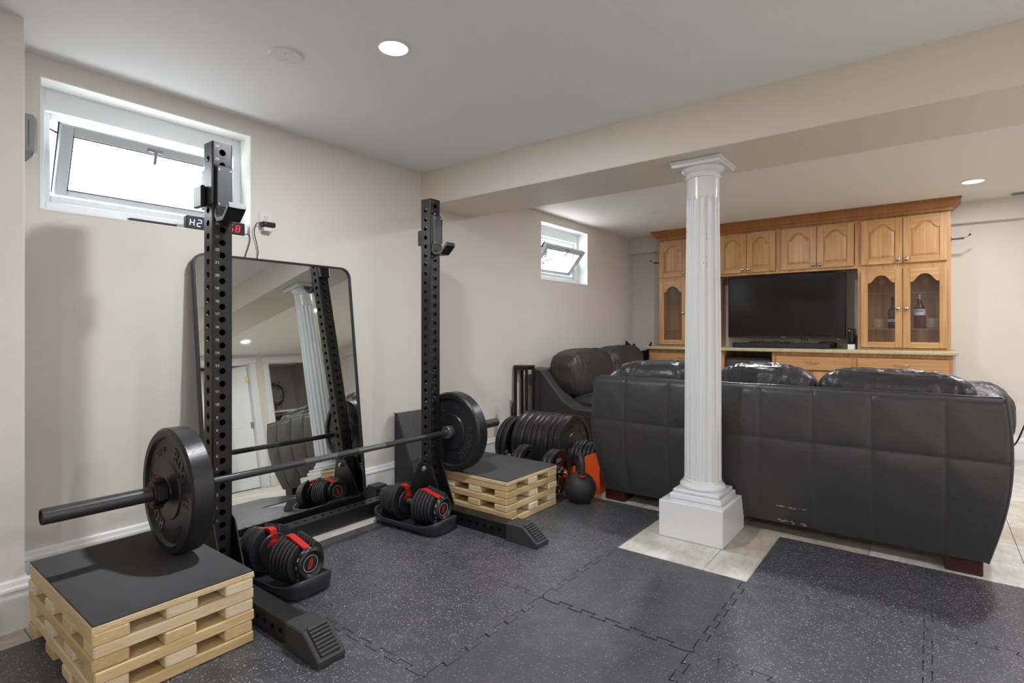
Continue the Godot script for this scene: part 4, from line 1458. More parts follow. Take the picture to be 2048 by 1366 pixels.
func build_sofa() -> void:
	var t := thing("leather_sofa", "long black leather sofa seen from behind, seams across its tall back", "sofa")
	var yb := 0.068
	var yt := 0.772
	var zf := func(v: float) -> float: return -3.045 + 0.075 * sin(clampf(v / 0.62, 0.0, 1.0) * PI / 2) - 0.02 * pow(maxf(v - 0.62, 0.0) / 0.38, 2.0)
	var xl := func(v: float) -> float: return -1.6 - 0.068 * sin(clampf(v / 0.65, 0.0, 1.0) * PI / 2) + 0.022 * pow(maxf(v - 0.65, 0.0) / 0.35, 2.0)
	var xr := func(v: float) -> float: return 0.188 + 0.07 * sin(clampf(v / 0.65, 0.0, 1.0) * PI / 2) - 0.016 * pow(maxf(v - 0.65, 0.0) / 0.35, 2.0)
	var us := [0.0]
	for x in [-1.451, -1.186, -0.94, -0.698, -0.458, -0.218, 0.049]:
		us.append((x + 1.668) / (0.258 + 1.668))
	us.append(1.0)
	var vs := [0.0, 0.625, 1.0]
	var back := part("back_cover", boxmesh(Vector3(-1.59, yb + 0.005, -3.16), Vector3(0.185, yt - 0.015, -3.05), 0.01), M.leather, t)
	for j in 2:
		for i in 8:
			var b := MB.new()
			b.sheet(func(u: float, v: float) -> Vector3:
				var gu := lerpf(us[i], us[i + 1], u)
				var gv := lerpf(vs[j], vs[j + 1], v)
				var x := lerpf(-1.668, 0.258, gu)
				if i == 0:
					x = lerpf(xl.call(gv), -1.451, u)
				elif i == 7:
					x = lerpf(0.049, xr.call(gv), u)
				var y := lerpf(yb, yt, gv)
				var eu: float = minf(u, 1.0 - u) * (us[i + 1] - us[i]) * 1.93
				var ev: float = minf(v, 1.0 - v) * (vs[j + 1] - vs[j]) * 0.7
				var ed := minf(eu, ev)
				var z: float = zf.call(gv) - 0.0045 * exp(-ed / 0.007)
				z += 0.003 * smoothstep(0.0, 0.09, ed)
				z += 0.008 * wr.get_noise_3d(x * 2.2 + y * 2.0, y * 2.4 - x * 0.8, 3.0) * smoothstep(0.0, 0.06, ed)
				z += 0.0035 * wr.get_noise_3d(x * 9.0 + y * 7.0, y * 5.0, 8.0) * smoothstep(0.0, 0.05, ed)
				if j == 1:
					z -= 0.02 * smoothstep(0.9, 1.0, v) * smoothstep(0.9, 1.0, v)
				return Vector3(x, y, z), 24, 20)
			part("leather_panel", b, M.leather, t)
	# stitched lines
	var st := MB.new()
	for i in range(1, 8):
		var path := []
		for k in 13:
			var gv := k / 12.0 * 0.985
			path.append(Vector3(lerpf(-1.668, 0.258, us[i]), lerpf(yb, yt, gv), zf.call(gv) - 0.0035))
		st.tube(path, 0.0016, 4, false)
	var hp := []
	for k in 40:
		hp.append(Vector3(lerpf(xl.call(0.625), xr.call(0.625), k / 39.0), lerpf(yb, yt, 0.625), zf.call(0.625) - 0.003))
	st.tube(hp, 0.0018, 4, false)
	part("stitching", st, M.stitch, t)
	# rolled top edge and corner welts
	var top := MB.new()
	var tp := []
	for k in 30:
		tp.append(Vector3(lerpf(xl.call(1.0) + 0.008, xr.call(1.0) - 0.008, k / 29.0), yt - 0.006 + 0.0015 * sin(k * 1.3), -3.021))
	top.tube(tp, 0.012, 10)
	part("top_roll", top, M.leather_soft, t)
	for s in [xl, xr]:
		var wp := []
		for k in 14:
			var gv := k / 13.0
			wp.append(Vector3(s.call(gv), lerpf(yb, yt, gv), zf.call(gv) - 0.008))
		var wl := MB.new()
		wl.tube(wp, 0.007, 8)
		part("corner_welt", wl, M.leather, t)
	# ends, base
	for s in [[xl, -1.0], [xr, 1.0]]:
		var b := MB.new()
		b.sheet(func(u: float, v: float) -> Vector3:
			var gv := v
			var x: float = s[0].call(gv)
			var z := lerpf(zf.call(gv) - 0.005, -3.92, u)
			return Vector3(x + s[1] * 0.012 * sin(u * PI), lerpf(yb, yt - 0.13 * smoothstep(0.12, 0.4, u), gv), z), 20, 12, s[1] > 0)
		part("end_panel", b, M.leather_brown, t)
	part("base_frame", boxmesh(Vector3(-1.58, yb + 0.01, -3.93), Vector3(0.17, 0.36, -3.06), 0.02), M.leather, t)
	for s in [-1.0, 1.0]:
		var cx := -1.5 if s < 0 else 0.1
		part("arm_body", boxmesh(Vector3(cx - 0.085, 0.2, -3.92), Vector3(cx + 0.085, 0.6, -3.05), 0.03), M.leather, t)
	cushion("arm_pad", Vector3(0.155, 0.665, -3.44), Vector3(0.142, 0.132, 0.42), M.leather_brown, t, 0.012, 3.0, 0.5, 0.65, false)
	cushion("arm_pad", Vector3(-1.53, 0.682, -3.46), Vector3(0.14, 0.13, 0.42), M.leather_soft, t, 0.009, 9.0, 0.5, 0.65, false)
	for k in 3:
		cushion("seat_cushion", Vector3(-1.27 + k * 0.575, 0.44, -3.62), Vector3(0.285, 0.095, 0.31), M.leather_soft, t, 0.006, 20.0 + k, 0.3, 0.5, false)
	var cs := [[-1.575, -0.985], [-0.985, -0.462], [-0.462, 0.172]]
	for k in 3:
		var a: float = cs[k][0]
		var b: float = cs[k][1]
		cushion("back_cushion", Vector3((a + b) / 2, 0.735, -3.2), Vector3((b - a) / 2, 0.137, 0.135), M.leather_soft, t, 0.0115, 40.0 + 7.0 * k, 0.34, 0.62)
	for x in [[-1.62, -1.49], [0.045, 0.175]]:
		for z in [[-3.2, -3.06], [-3.9, -3.76]]:
			part("foot", boxmesh(Vector3(x[0], 0.0002, z[0]), Vector3(x[1], yb + 0.014, z[1]), 0.004), M.mahogany, t)
	# pale scuff where the leather is worn
	var sc := MB.new()
	var r2 := RandomNumberGenerator.new()
	r2.seed = 5
	for i in 26:
		var x := r2.randf_range(-0.66, -0.505)
		var y := r2.randf_range(0.075, 0.09) if r2.randf() < 0.5 else r2.randf_range(0.158, 0.166)
		var v := (y - yb) / (yt - yb)
		var w := r2.randf_range(0.004, 0.02)
		sc.box(Vector3(x, y, zf.call(v) - 0.004), Vector3(x + w, y + r2.randf_range(0.0006, 0.002), zf.call(v) + 0.0068))
	part("scuff_marks", sc, M.scuff, t).set_meta("kind", "stuff")

func build_loveseat() -> void:
	var t := thing("leather_loveseat", "black leather loveseat with sloping arms along the wall", "loveseat")
	var poly := PackedVector2Array([Vector2(-2.77, 0.07), Vector2(-1.92, 0.07), Vector2(-1.92, 0.4), Vector2(-2.34, 0.415), Vector2(-2.44, 0.47), Vector2(-2.56, 0.6), Vector2(-2.66, 0.715), Vector2(-2.77, 0.73)])
	for z in [[-4.03, -3.86], [-5.5, -5.33]]:
		var b := MB.new()
		b.prism(poly, z[0], z[1], Transform3D.IDENTITY, 0.012)
		part("arm_panel", b, M.leather, t)
		var path := flow([Vector3(-2.735, 0.735, 0), Vector3(-2.67, 0.74, 0), Vector3(-2.6, 0.685, 0), Vector3(-2.52, 0.59, 0), Vector3(-2.45, 0.515, 0), Vector3(-2.37, 0.475, 0), Vector3(-2.2, 0.462, 0), Vector3(-2.02, 0.452, 0), Vector3(-1.93, 0.42, 0)], 4)
		var zc: float = (z[0] + z[1]) / 2 - 0.012
		var pad := MB.new()
		pad.sheet(func(u: float, v: float) -> Vector3:
			var f := v * (path.size() - 1)
			var k := mini(int(f), path.size() - 2)
			var p: Vector3 = path[k].lerp(path[k + 1], f - k)
			var t2: Vector3 = (path[k + 1] - path[k]).normalized()
			var nn := Vector3(-t2.y, t2.x, 0)
			var an := TAU * (0.0 if u >= 1.0 else u)
			var sw := sqrt(clampf(minf(v, 1.0 - v) * 12.0, 0.0, 1.0))
			var q := Vector3(0, 0, signf(cos(an)) * pow(absf(cos(an)), 0.6) * 0.102) + nn * signf(sin(an)) * pow(absf(sin(an)), 0.7) * 0.056
			return p + q * sw + nn * 0.004 * wr.get_noise_3d(p.x * 30.0, q.z * 40.0, zc), 28, 48)
		part("arm_pad", pad, M.leather_soft, t)
	var sm := MB.new()
	sm.tube([Vector3(-2.77, 0.455, -3.856), Vector3(-2.45, 0.4, -3.855), Vector3(-2.34, 0.36, -3.855), Vector3(-1.93, 0.34, -3.855)], 0.002, 5)
	sm.tube([Vector3(-2.36, 0.07, -3.856), Vector3(-2.36, 0.36, -3.855)], 0.002, 5)
	part("stitching", sm, M.stitch, t)
	part("base_frame", boxmesh(Vector3(-2.76, 0.075, -5.33), Vector3(-1.93, 0.33, -4.03), 0.02), M.leather, t)
	part("back_frame", boxmesh(Vector3(-2.78, 0.075, -5.34), Vector3(-2.63, 0.72, -4.02), 0.03), M.leather, t)
	for k in 2:
		cushion("seat_cushion", Vector3(-2.22, 0.405, -4.355 - 0.65 * k), Vector3(0.34, 0.1, 0.325), M.leather_soft, t, 0.005, 60.0 + k, 0.35, 0.5, false)
	cushion("back_cushion", Vector3(-2.53, 0.672, -4.335), Vector3(0.165, 0.222, 0.39), M.leather_brown, t, 0.009, 71.0, 0.5, 0.6, false)
	cushion("back_cushion", Vector3(-2.53, 0.682, -5.06), Vector3(0.165, 0.225, 0.365), M.leather_brown, t, 0.009, 75.0, 0.5, 0.6, false)
	for x in [[-2.75, -2.66], [-2.03, -1.94]]:
		for z in [-3.95, -5.42]:
			part("foot", boxmesh(Vector3(x[0], 0.0002, z - 0.045), Vector3(x[1], 0.075, z + 0.045), 0.004), M.mahogany, t)
	# narrow side table by its arm
	var st := thing("side_table", "narrow black metal side table between the wall and the loveseat arm", "side table", Vector3(-2.762, 0, -3.752))
	part("table_top", boxmesh(Vector3(-0.07, 0.738, -0.06), Vector3(0.07, 0.758, 0.06), 0.003), M.mahogany, st)
	for x in [-1.0, 1.0]:
		for z in [-1.0, 1.0]:
			part("leg", boxmesh(Vector3(x * 0.058 - 0.01, 0.0002, z * 0.048 - 0.01), Vector3(x * 0.058 + 0.01, 0.738, z * 0.048 + 0.01), 0.002), M.powder, st)
	var fr := MB.new()
	fr.box(Vector3(-0.047, 0.717, 0.04), Vector3(0.047, 0.737, 0.056), 0.002)
	part("rail", fr, M.powder, st)
	part("rail", boxmesh(Vector3(-0.047, 0.717, -0.056), Vector3(0.047, 0.737, -0.04), 0.002), M.powder, st)
	# dark cloth bag in the corner
	var bg := thing("cloth_bag", "crumpled black cloth bag heaped in the corner behind the loveseat", "bag", Vector3(-2.655, 0.0, -5.76))
	var bb := MB.new()
	bb.puff(Vector3(0, 0.42, 0), Vector3(0.16, 0.4, 0.15), 0.6, 0.7, func(p: Vector3, d: Vector3) -> Vector3:
		var up := smoothstep(0.2, 0.4, p.y)
		return p + d * (0.03 * wr.get_noise_3d(p.x * 9.0, p.y * 7.0, p.z * 9.0)) + Vector3(0, up * 0.06 * wr.get_noise_3d(p.x * 10.0 + 3.0, 1.0, p.z * 4.0), 0), 48, 28)
	part("bag_body", bb, M.fabric_black, bg)
	var ear := MB.new()
	ear.prism(PackedVector2Array([Vector2(-0.15, 0.7), Vector2(-0.13, 0.94), Vector2(-0.06, 0.88), Vector2(-0.03, 0.91), Vector2(0.02, 0.82), Vector2(0.13, 0.84), Vector2(0.175, 0.93), Vector2(0.175, 0.7)]), -0.02, 0.02, Transform3D.IDENTITY, 0.008)
	part("bag_flap", ear, M.fabric_black, bg)

# ---------------------------------------------------------------- wall unit
const CF := -5.76      # face of the doors
const KZ := -5.53      # front of the worktop

func arch(x0: float, x1: float, shoulder: float, rise: float, n := 30) -> Array:
	# points from left to right along a cathedral arch
	var out := []
	for i in n + 1:
		var u := float(i) / n
		var k := 0.0
		if u > 0.06 and u < 0.94:
			var w := (u - 0.06) / 0.88
			var s := 1.0 - absf(w - 0.5) * 2.0
			k = smoothstep(0.0, 1.0, 1.0 - pow(1.0 - s, 1.5))
		out.append(Vector2(lerpf(x0, x1, u), shoulder + rise * k))
	return out

func arched_door(t: Node3D, x0: float, x1: float, y0: float, y1: float, knob: float, knob_y: float, glass: bool, label := "") -> void:
	var d := Node3D.new()
	d.name = "door"
	t.add_child(d, true)
	var w := 0.052
	var sh := y1 - (0.105 if not glass else 0.118)
	var rise := 0.058 if not glass else 0.066
	part("stile", boxmesh(Vector3(x0, y0, -0.02), Vector3(x0 + w, y1, 0), 0.003), M.maple, d)
	part("stile", boxmesh(Vector3(x1 - w, y0, -0.02), Vector3(x1, y1, 0), 0.003), M.maple, d)
	var r := MB.new()
	r.box(Vector3(x0 + w, y0, -0.02), Vector3(x1 - w, y0 + w * 0.95, 0), 0.002)
	part("bottom_rail", r, M.maple_rail, d)
	var tr := MB.new()
	var top := PackedVector2Array([Vector2(x1 - w, y1), Vector2(x0 + w, y1)])
	for p in arch(x0 + w, x1 - w, sh, rise):
		top.append(p)
	tr.prism(top, -0.02, 0.0, Transform3D.IDENTITY, 0.0)
	part("top_rail", tr, M.maple_rail, d)
	var inner := func(g: float) -> PackedVector2Array:
		var q := PackedVector2Array([Vector2(x0 + w + g, y0 + w * 0.95 + g), Vector2(x1 - w - g, y0 + w * 0.95 + g)])
		var ar := arch(x0 + w + g, x1 - w - g, sh - g, rise)
		ar.reverse()
		for p in ar:
			q.append(p)
		return q
	if glass:
		var gp := MB.new()
		gp.prism(inner.call(-0.004), -0.013, -0.009)
		part("pane", gp, M.brown_pane, d)
	else:
		var o: PackedVector2Array = inner.call(-0.002)
		var i2: PackedVector2Array = inner.call(0.023)
		var pn := MB.new()
		var i1: PackedVector2Array = inner.call(0.004)
		for k in o.size():
			var l := (k + 1) % o.size()
			pn.quad_n(MB.v3(o[k], -0.011), MB.v3(o[l], -0.011), MB.v3(i1[l], -0.011), MB.v3(i1[k], -0.011), Vector3.BACK)
			pn.quad_n(MB.v3(i1[k], -0.011), MB.v3(i1[l], -0.011), MB.v3(i2[l], -0.0015), MB.v3(i2[k], -0.0015), Vector3.BACK)
		var idx := Geometry2D.triangulate_polygon(i2)
		for k in range(0, idx.size(), 3):
			pn.tri_n(MB.v3(i2[idx[k]], -0.0015), MB.v3(i2[idx[k + 1]], -0.0015), MB.v3(i2[idx[k + 2]], -0.0015), Vector3.BACK)
		pn.box(Vector3(x0 + w - 0.005, y0 + w * 0.9, -0.019), Vector3(x1 - w + 0.005, sh - 0.02, -0.0165))
		part("raised_panel", pn, M.maple, d)
	var kb := MB.new()
	kb.lathe([Vector2(0.011, 0), Vector2(0.011, 0.002), Vector2(0.006, 0.005), Vector2(0.006, 0.012), Vector2(0.014, 0.017), Vector2(0.017, 0.023), Vector2(0.014, 0.029), Vector2(0.006, 0.032), Vector2(0, 0.0325)], 20, rot(Vector3.RIGHT, 90.0, Vector3(knob, knob_y, 0.0)))
	part("knob", kb, M.nickel, d)

func face_frame(t: Node3D, x0: float, x1: float, y0: float, y1: float, rails: Array, sw := 0.034) -> void:
	var b := MB.new()
	b.box(Vector3(x0, y0, -0.04), Vector3(x0 + sw, y1, -0.021), 0.001)
	b.box(Vector3(x1 - sw, y0, -0.04), Vector3(x1, y1, -0.021), 0.001)
	for r in rails:
		b.box(Vector3(x0 + sw, r[0], -0.04), Vector3(x1 - sw, r[1], -0.0215), 0.001)
	part("face_frame", b, M.maple, t)

func pull(x: float, y: float, z: float, w := 0.1) -> MB:
	var b := MB.new()
	b.tube([Vector3(x - w / 2, y, z), Vector3(x - w / 2, y, z + 0.018), Vector3(x - w / 2 + 0.008, y, z + 0.025), Vector3(x + w / 2 - 0.008, y, z + 0.025), Vector3(x + w / 2, y, z + 0.018), Vector3(x + w / 2, y, z)], 0.004, 8)
	return b

func build_cabinets() -> void:
	var D := BZ - CF + 0.002     # back of the carcass, behind local z = 0
	# two towers with wood doors above glass doors
	for s in [["tall honey-maple cabinet tower beside the loveseat corner, partly behind the column", -2.394, -1.755, -2.386, -2.083, -2.078, -1.775], ["tall honey-maple cabinet tower with glass doors showing bottles and glasses", -0.527, 0.127, -0.502, -0.2, -0.196, 0.104]]:
		var t := thing("cabinet_tower", s[0], "cabinet", Vector3(0, 0, CF), 0.0, "tower cabinets of the wall unit")
		var x0: float = s[1]
		var x1: float = s[2]
		var c := MB.new()
		c.box(Vector3(x0, 0.8865, D), Vector3(x0 + 0.016, 2.08, -0.04))
		c.box(Vector3(x1 - 0.016, 0.8865, D), Vector3(x1, 2.08, -0.04))
		c.box(Vector3(x0 + 0.016, 2.062, D), Vector3(x1 - 0.016, 2.08, -0.04))
		part("carcass", c, M.maple, t)
		var ci := MB.new()
		ci.box(Vector3(x0 + 0.016, 0.8865, D), Vector3(x1 - 0.016, 0.905, -0.04))
		ci.box(Vector3(x0 + 0.016, 1.6, D), Vector3(x1 - 0.016, 1.618, -0.04))
		ci.box(Vector3(x0 + 0.016, 0.905, D), Vector3(x1 - 0.016, 2.062, D + 0.008))
		part("cabinet_lining", ci, M.maple_in, t)
		face_frame(t, x0, x1, 0.8865, 2.08, [[0.8865, 0.92], [1.585, 1.645], [2.02, 2.08]])
		for y in [1.065, 1.377]:
			part("glass_shelf", boxmesh(Vector3(x0 + 0.02, y, D + 0.012), Vector3(x1 - 0.02, y + 0.006, -0.05), 0.001), M.shelf_glass, t)
		for k in 2:
			var a: float = s[3 + 2 * k]
			var b: float = s[4 + 2 * k]
			var kx := b - 0.028 if k == 0 else a + 0.028
			arched_door(t, a, b, 1.637, 2.03, kx, 1.668, false)
			arched_door(t, a, b, 0.905, 1.59, kx, 1.243, true)
	# the two units over the television
	for s in [["honey-maple wall cabinet over the television, next to the column", -1.7545, -1.181, -1.745, -1.476, -1.472, -1.206], ["honey-maple wall cabinet over the television, next to the bottle tower", -1.1805, -0.5275, -1.154, -0.854, -0.85, -0.556]]:
		var t := thing("wall_cabinet", s[0], "cabinet", Vector3(0, 0, CF), 0.0, "wall cabinets over the television")
		part("carcass", boxmesh(Vector3(s[1], 1.622, D), Vector3(s[2], 2.08, -0.04), 0.001), M.maple, t)
		face_frame(t, s[1], s[2], 1.612, 2.08, [[1.612, 1.645], [2.02, 2.08]], 0.022)
		for k in 2:
			var a: float = s[3 + 2 * k]
			var b: float = s[4 + 2 * k]
			arched_door(t, a, b, 1.637, 2.03, b - 0.026 if k == 0 else a + 0.026, 1.668, false)
	# crown moulding across the top
	var cr := MB.new()
	var prof := [Vector2(0.0, 2.045), Vector2(0.006, 2.05), Vector2(0.008, 2.07), Vector2(0.02, 2.078), Vector2(0.032, 2.095), Vector2(0.05, 2.112), Vector2(0.056, 2.124), Vector2(0.064, 2.127), Vector2(0.064, 2.143), Vector2(0.0, 2.143)]
	var corner := func(p: Vector2) -> Array:
		var xl := -2.3952 - p.x
		var xr := 0.1282 + p.x
		var z := CF + 0.0012 + p.x
		return [Vector3(xl, p.y, BZ + 0.064), Vector3(xl, p.y, z), Vector3(xr, p.y, z), Vector3(xr, p.y, BZ + 0.064)]
	for k in prof.size() - 1:
		var a: Array = corner.call(prof[k])
		var b: Array = corner.call(prof[k + 1])
		for i in 3:
			cr.quad_n(a[i], a[i + 1], b[i + 1], b[i], [Vector3.LEFT, Vector3.BACK, Vector3.RIGHT][i] + Vector3(0, -0.1, 0) + (Vector3.UP * 3.0 if k == prof.size() - 2 else Vector3.ZERO))
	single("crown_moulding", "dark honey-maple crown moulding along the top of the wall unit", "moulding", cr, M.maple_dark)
	# worktop and base units
	single("worktop", "long speckled beige stone worktop of the wall unit", "worktop", boxmesh(Vector3(-2.468, 0.8555, BZ + 0.004), Vector3(0.171, 0.886, KZ), 0.006), M.granite)
	var bf := KZ - 0.035
	var units := [["honey-maple base cabinet at the loveseat end of the worktop", -2.43, -1.66, 1], ["open base bay of the wall unit holding the receiver", -1.6595, -1.1805, 0], ["honey-maple base cabinet below the television's middle", -1.18, -0.5305, 1], ["honey-maple base cabinet at the free end of the worktop", -0.53, 0.135, 1]]
	for s in units:
		var t := thing("base_cabinet", s[0], "cabinet", Vector3(0, 0, bf), 0.0, "base cabinets of the wall unit")
		var x0: float = s[1]
		var x1: float = s[2]
		var c := MB.new()
		c.box(Vector3(x0, 0.0002, BZ - bf + 0.03), Vector3(x0 + 0.018, 0.855, -0.022))
		c.box(Vector3(x1 - 0.018, 0.0002, BZ - bf + 0.03), Vector3(x1, 0.855, -0.022))
		c.box(Vector3(x0 + 0.018, 0.08, BZ - bf + 0.03), Vector3(x1 - 0.018, 0.1, -0.022))
		c.box(Vector3(x0 + 0.018, 0.0002, BZ - bf + 0.03), Vector3(x1 - 0.018, 0.855, BZ - bf + 0.04))
		c.box(Vector3(x0 + 0.018, 0.0002, -0.09), Vector3(x1 - 0.018, 0.08, -0.075))
		part("carcass", c, M.maple, t)
		if s[3] == 1:
			face_frame(t, x0, x1, 0.08, 0.855, [[0.08, 0.11], [0.685, 0.71], [0.82, 0.855]])
			var dr := part("drawer_front", boxmesh(Vector3(x0 + 0.02, 0.697, -0.021), Vector3(x1 - 0.022, 0.818, 0.0), 0.005), M.maple_rail, t)
			part("pull", pull((x0 + x1) / 2, 0.768, 0.0), M.nickel, dr)
			var m := (x0 + x1) / 2
			for q in [[x0 + 0.02, m - 0.002], [m + 0.002, x1 - 0.022]]:
				var d := part("door", boxmesh(Vector3(q[0], 0.1, -0.021), Vector3(q[1], 0.682, 0.0), 0.005), M.maple, t)
		else:
			part("shelf", boxmesh(Vector3(x0 + 0.018, 0.655, BZ - bf + 0.04), Vector3(x1 - 0.018, 0.673, -0.03)), M.maple_in, t)
	var rc := thing("receiver", "silver-grey stereo receiver in the open bay under the worktop", "receiver", Vector3(-1.42, 0.6735, -5.66))
	part("case", boxmesh(Vector3(-0.205, 0.008, -0.15), Vector3(0.205, 0.12, 0.03), 0.003), M.black_plastic, rc)
	part("front_panel", boxmesh(Vector3(-0.205, 0.008, 0.03), Vector3(0.205, 0.095, 0.04), 0.002), mat("5d5b58", 0.4, 0.4), rc)
	for x in [0.02, 0.05, 0.085]:
		part("button_bar", boxmesh(Vector3(x, 0.07, 0.04), Vector3(x + 0.024, 0.077, 0.043)), M.print_white, rc)
	var kn := MB.new()
	kn.lathe([Vector2(0.022, 0), Vector2(0.02, 0.016), Vector2(0, 0.017)], 20, rot(Vector3.RIGHT, 90.0, Vector3(0.165, 0.06, 0.04)))
	part("volume_knob", kn, M.black_plastic, rc)
	for x in [-0.17, 0.17]:
		part("foot", boxmesh(Vector3(x - 0.015, 0.0, -0.02), Vector3(x + 0.015, 0.008, 0.01)), M.black_plastic, rc)

func build_media() -> void:
	# television
	var tv := thing("television", "large flat black television above the worktop", "television", Vector3(-1.152, 1.29, -5.87))
	part("bezel", boxmesh(Vector3(-0.525, -0.308, -0.03), Vector3(0.525, 0.308, 0.012), 0.004), M.tv_black, tv)
	part("screen", boxmesh(Vector3(-0.514, -0.289, 0.0115), Vector3(0.514, 0.298, 0.0135)), M.screen, tv)
	part("bottom_strip", boxmesh(Vector3(-0.523, -0.307, 0.012), Vector3(0.523, -0.292, 0.0145), 0.001), mat("2e2e30", 0.35, 0.3), tv)
	var lg := MB.new()
	lg.text("SAMSUNG", 0.007, 0.0006, at(0.0, -0.2995, 0.0152))
	part("maker_lettering", lg, M.print_white, tv)
	part("wall_bracket", boxmesh(Vector3(-0.2, -0.15, -0.178), Vector3(0.2, 0.15, -0.03), 0.003), M.powder, tv)
	# soundbar, console, router, cables
	var sb := thing("soundbar", "long black soundbar on the worktop below the television", "soundbar", Vector3(-1.165, 0.8862, -5.75))
	part("body", boxmesh(Vector3(-0.43, 0.003, -0.04), Vector3(0.43, 0.05, 0.036), 0.006), M.black_plastic, sb)
	part("grille", boxmesh(Vector3(-0.415, 0.006, 0.036), Vector3(0.415, 0.046, 0.039), 0.001), mat("2c2c2d", 0.8), sb)
	part("foot", boxmesh(Vector3(-0.38, 0.0, -0.03), Vector3(-0.34, 0.003, 0.02)), M.black_plastic, sb)
	part("foot", boxmesh(Vector3(0.34, 0.0, -0.03), Vector3(0.38, 0.003, 0.02)), M.black_plastic, sb)
	var cb := thing("game_console", "upright black game console standing on a small white box", "game console", Vector3(-0.574, 0.931, -5.80))
	part("case", boxmesh(Vector3(-0.024, 0.0, -0.13), Vector3(0.024, 0.142, 0.08), 0.004), mat("101012", 0.2), cb)
	part("front_slot", boxmesh(Vector3(0.008, 0.02, 0.08), Vector3(0.011, 0.13, 0.0815)), M.print_dim, cb)
	part("disc_badge", boxmesh(Vector3(-0.016, 0.118, 0.08), Vector3(-0.006, 0.128, 0.0815), 0.001), M.print_white, cb)
	single("white_box", "small white box under the upright game console", "box", boxmesh(Vector3(-0.024, 0, -0.1), Vector3(0.026, 0.0445, 0.085), 0.003), M.plastic_white, Vector3(-0.574, 0.8862, -5.80))
	var ro := thing("router", "low black router on the worktop behind the soundbar", "router", Vector3(-0.78, 0.8862, -5.9))
	var rb := MB.new()
	rb.lathe([Vector2(0, 0), Vector2(0.07, 0), Vector2(0.08, 0.02), Vector2(0.078, 0.055), Vector2(0.06, 0.062), Vector2(0, 0.063)], 28)
	part("body", rb, M.black_plastic, ro)
	var jn := thing("cable_bundle", "tangle of thin black cables on the worktop under the television", "cables", Vector3(-1.3, 0.8862, -5.93))
	for k in 4:
		var c := MB.new()
		var path := []
		for i in 18:
			var u := i / 17.0
			path.append(Vector3(-0.2 + 0.42 * u + 0.04 * sin(k + u * 9.0), 0.004 + 0.055 * absf(sin(u * (5.0 + k) + k)), 0.05 * sin(u * 7.0 + 2.0 * k) + 0.03))
		c.tube(path, 0.0035, 6)
		part("cable", c, M.cable, jn)
	var lump := MB.new()
	lump.puff(Vector3(-0.23, 0.022, 0.05), Vector3(0.045, 0.022, 0.03), 0.8, 0.8, null, 16, 10)
	part("plug", lump, M.black_plastic, jn)
	# cable hanging from the set
	var hc := MB.new()
	for k in 3:
		var x: float = -1.0 + [0.0, 0.02, 0.04][k]
		hc.tube([Vector3(x, 0.9805, -5.88), Vector3(x + 0.012, 0.96, -5.89), Vector3(x - 0.02 + 0.02 * k, 0.9, -5.86), Vector3(x + 0.03, 0.8895, -5.84)], 0.003, 6)
	single("hanging_cables", "thin black cables hanging from the television to the worktop", "cables", hc, M.cable)
	# glasses and bottles
	var gob := MB.new()
	gob.lathe([Vector2(0, 0.0), Vector2(0.036, 0.0), Vector2(0.036, 0.003), Vector2(0.008, 0.008), Vector2(0.006, 0.03), Vector2(0.011, 0.04), Vector2(0.006, 0.05), Vector2(0.008, 0.062), Vector2(0.03, 0.075), Vector2(0.045, 0.1), Vector2(0.046, 0.125), Vector2(0.038, 0.16), Vector2(0.0365, 0.16), Vector2(0.044, 0.125), Vector2(0.043, 0.1), Vector2(0.028, 0.078), Vector2(0, 0.072)], 24)
	var gm := gob.done()
	single("stem_glass", "stemmed glass on the upper shelf behind the tower's inner glass door", "glass", gm, M.clear_glass, Vector3(-0.353, 1.3835, -5.9), 0.0, "stemmed glasses in the tower")
	single("stem_glass", "stemmed glass on the upper shelf above the red bottle", "glass", gm, M.clear_glass, Vector3(-0.049, 1.3835, -5.9), 0.0, "stemmed glasses in the tower")
	var tum := MB.new()
	tum.lathe([Vector2(0, 0), Vector2(0.036, 0), Vector2(0.04, 0.004), Vector2(0.043, 0.088), Vector2(0.04, 0.088), Vector2(0.037, 0.014), Vector2(0, 0.014)], 12, Transform3D.IDENTITY, 10.0)
	var tm := tum.done()
	single("tumbler", "cut-glass tumbler on the lower shelf near the dark bottle", "glass", tm, M.clear_glass, Vector3(-0.375, 1.0715, -5.87), 0.0, "tumblers in the tower")
	single("tumbler", "tumbler just beside the red bottle on the lower shelf", "glass", tm, M.clear_glass, Vector3(0.002, 1.0715, -5.85), 0.0, "tumblers in the tower")
	single("tumbler", "tumbler farthest from the bottles, at the shelf end", "glass", tm, M.clear_glass, Vector3(0.062, 1.0715, -5.945), 0.0, "tumblers in the tower")
	var bt := thing("liquor_bottle", "tall bottle of dark red liquor with a white label", "bottle", Vector3(-0.082, 1.0715, -5.885))
	var bo := MB.new()
	bo.lathe([Vector2(0, 0), Vector2(0.038, 0), Vector2(0.041, 0.006), Vector2(0.041, 0.165), Vector2(0.03, 0.195), Vector2(0.017, 0.215), Vector2(0.0145, 0.27), Vector2(0, 0.27)], 28)
	part("bottle_glass", bo, M.bottle_red, bt)
	var lb := MB.new()
	lb.lathe([Vector2(0.0412, 0.115), Vector2(0.0414, 0.116), Vector2(0.0414, 0.166), Vector2(0.0412, 0.167)], 28)
	part("paper_label", lb, M.paper, bt)
	var bw := MB.new()
	for i in 7:
		var a := (i - 3) * 0.21
		bw.text("CAMPARI"[i], 0.014, 0.0006, Transform3D(Basis(Vector3.UP, a), Vector3(sin(a) * 0.0418, 0.15, cos(a) * 0.0418)))
	part("label_lettering", bw, M.print_blue, bt)
	var cap := MB.new()
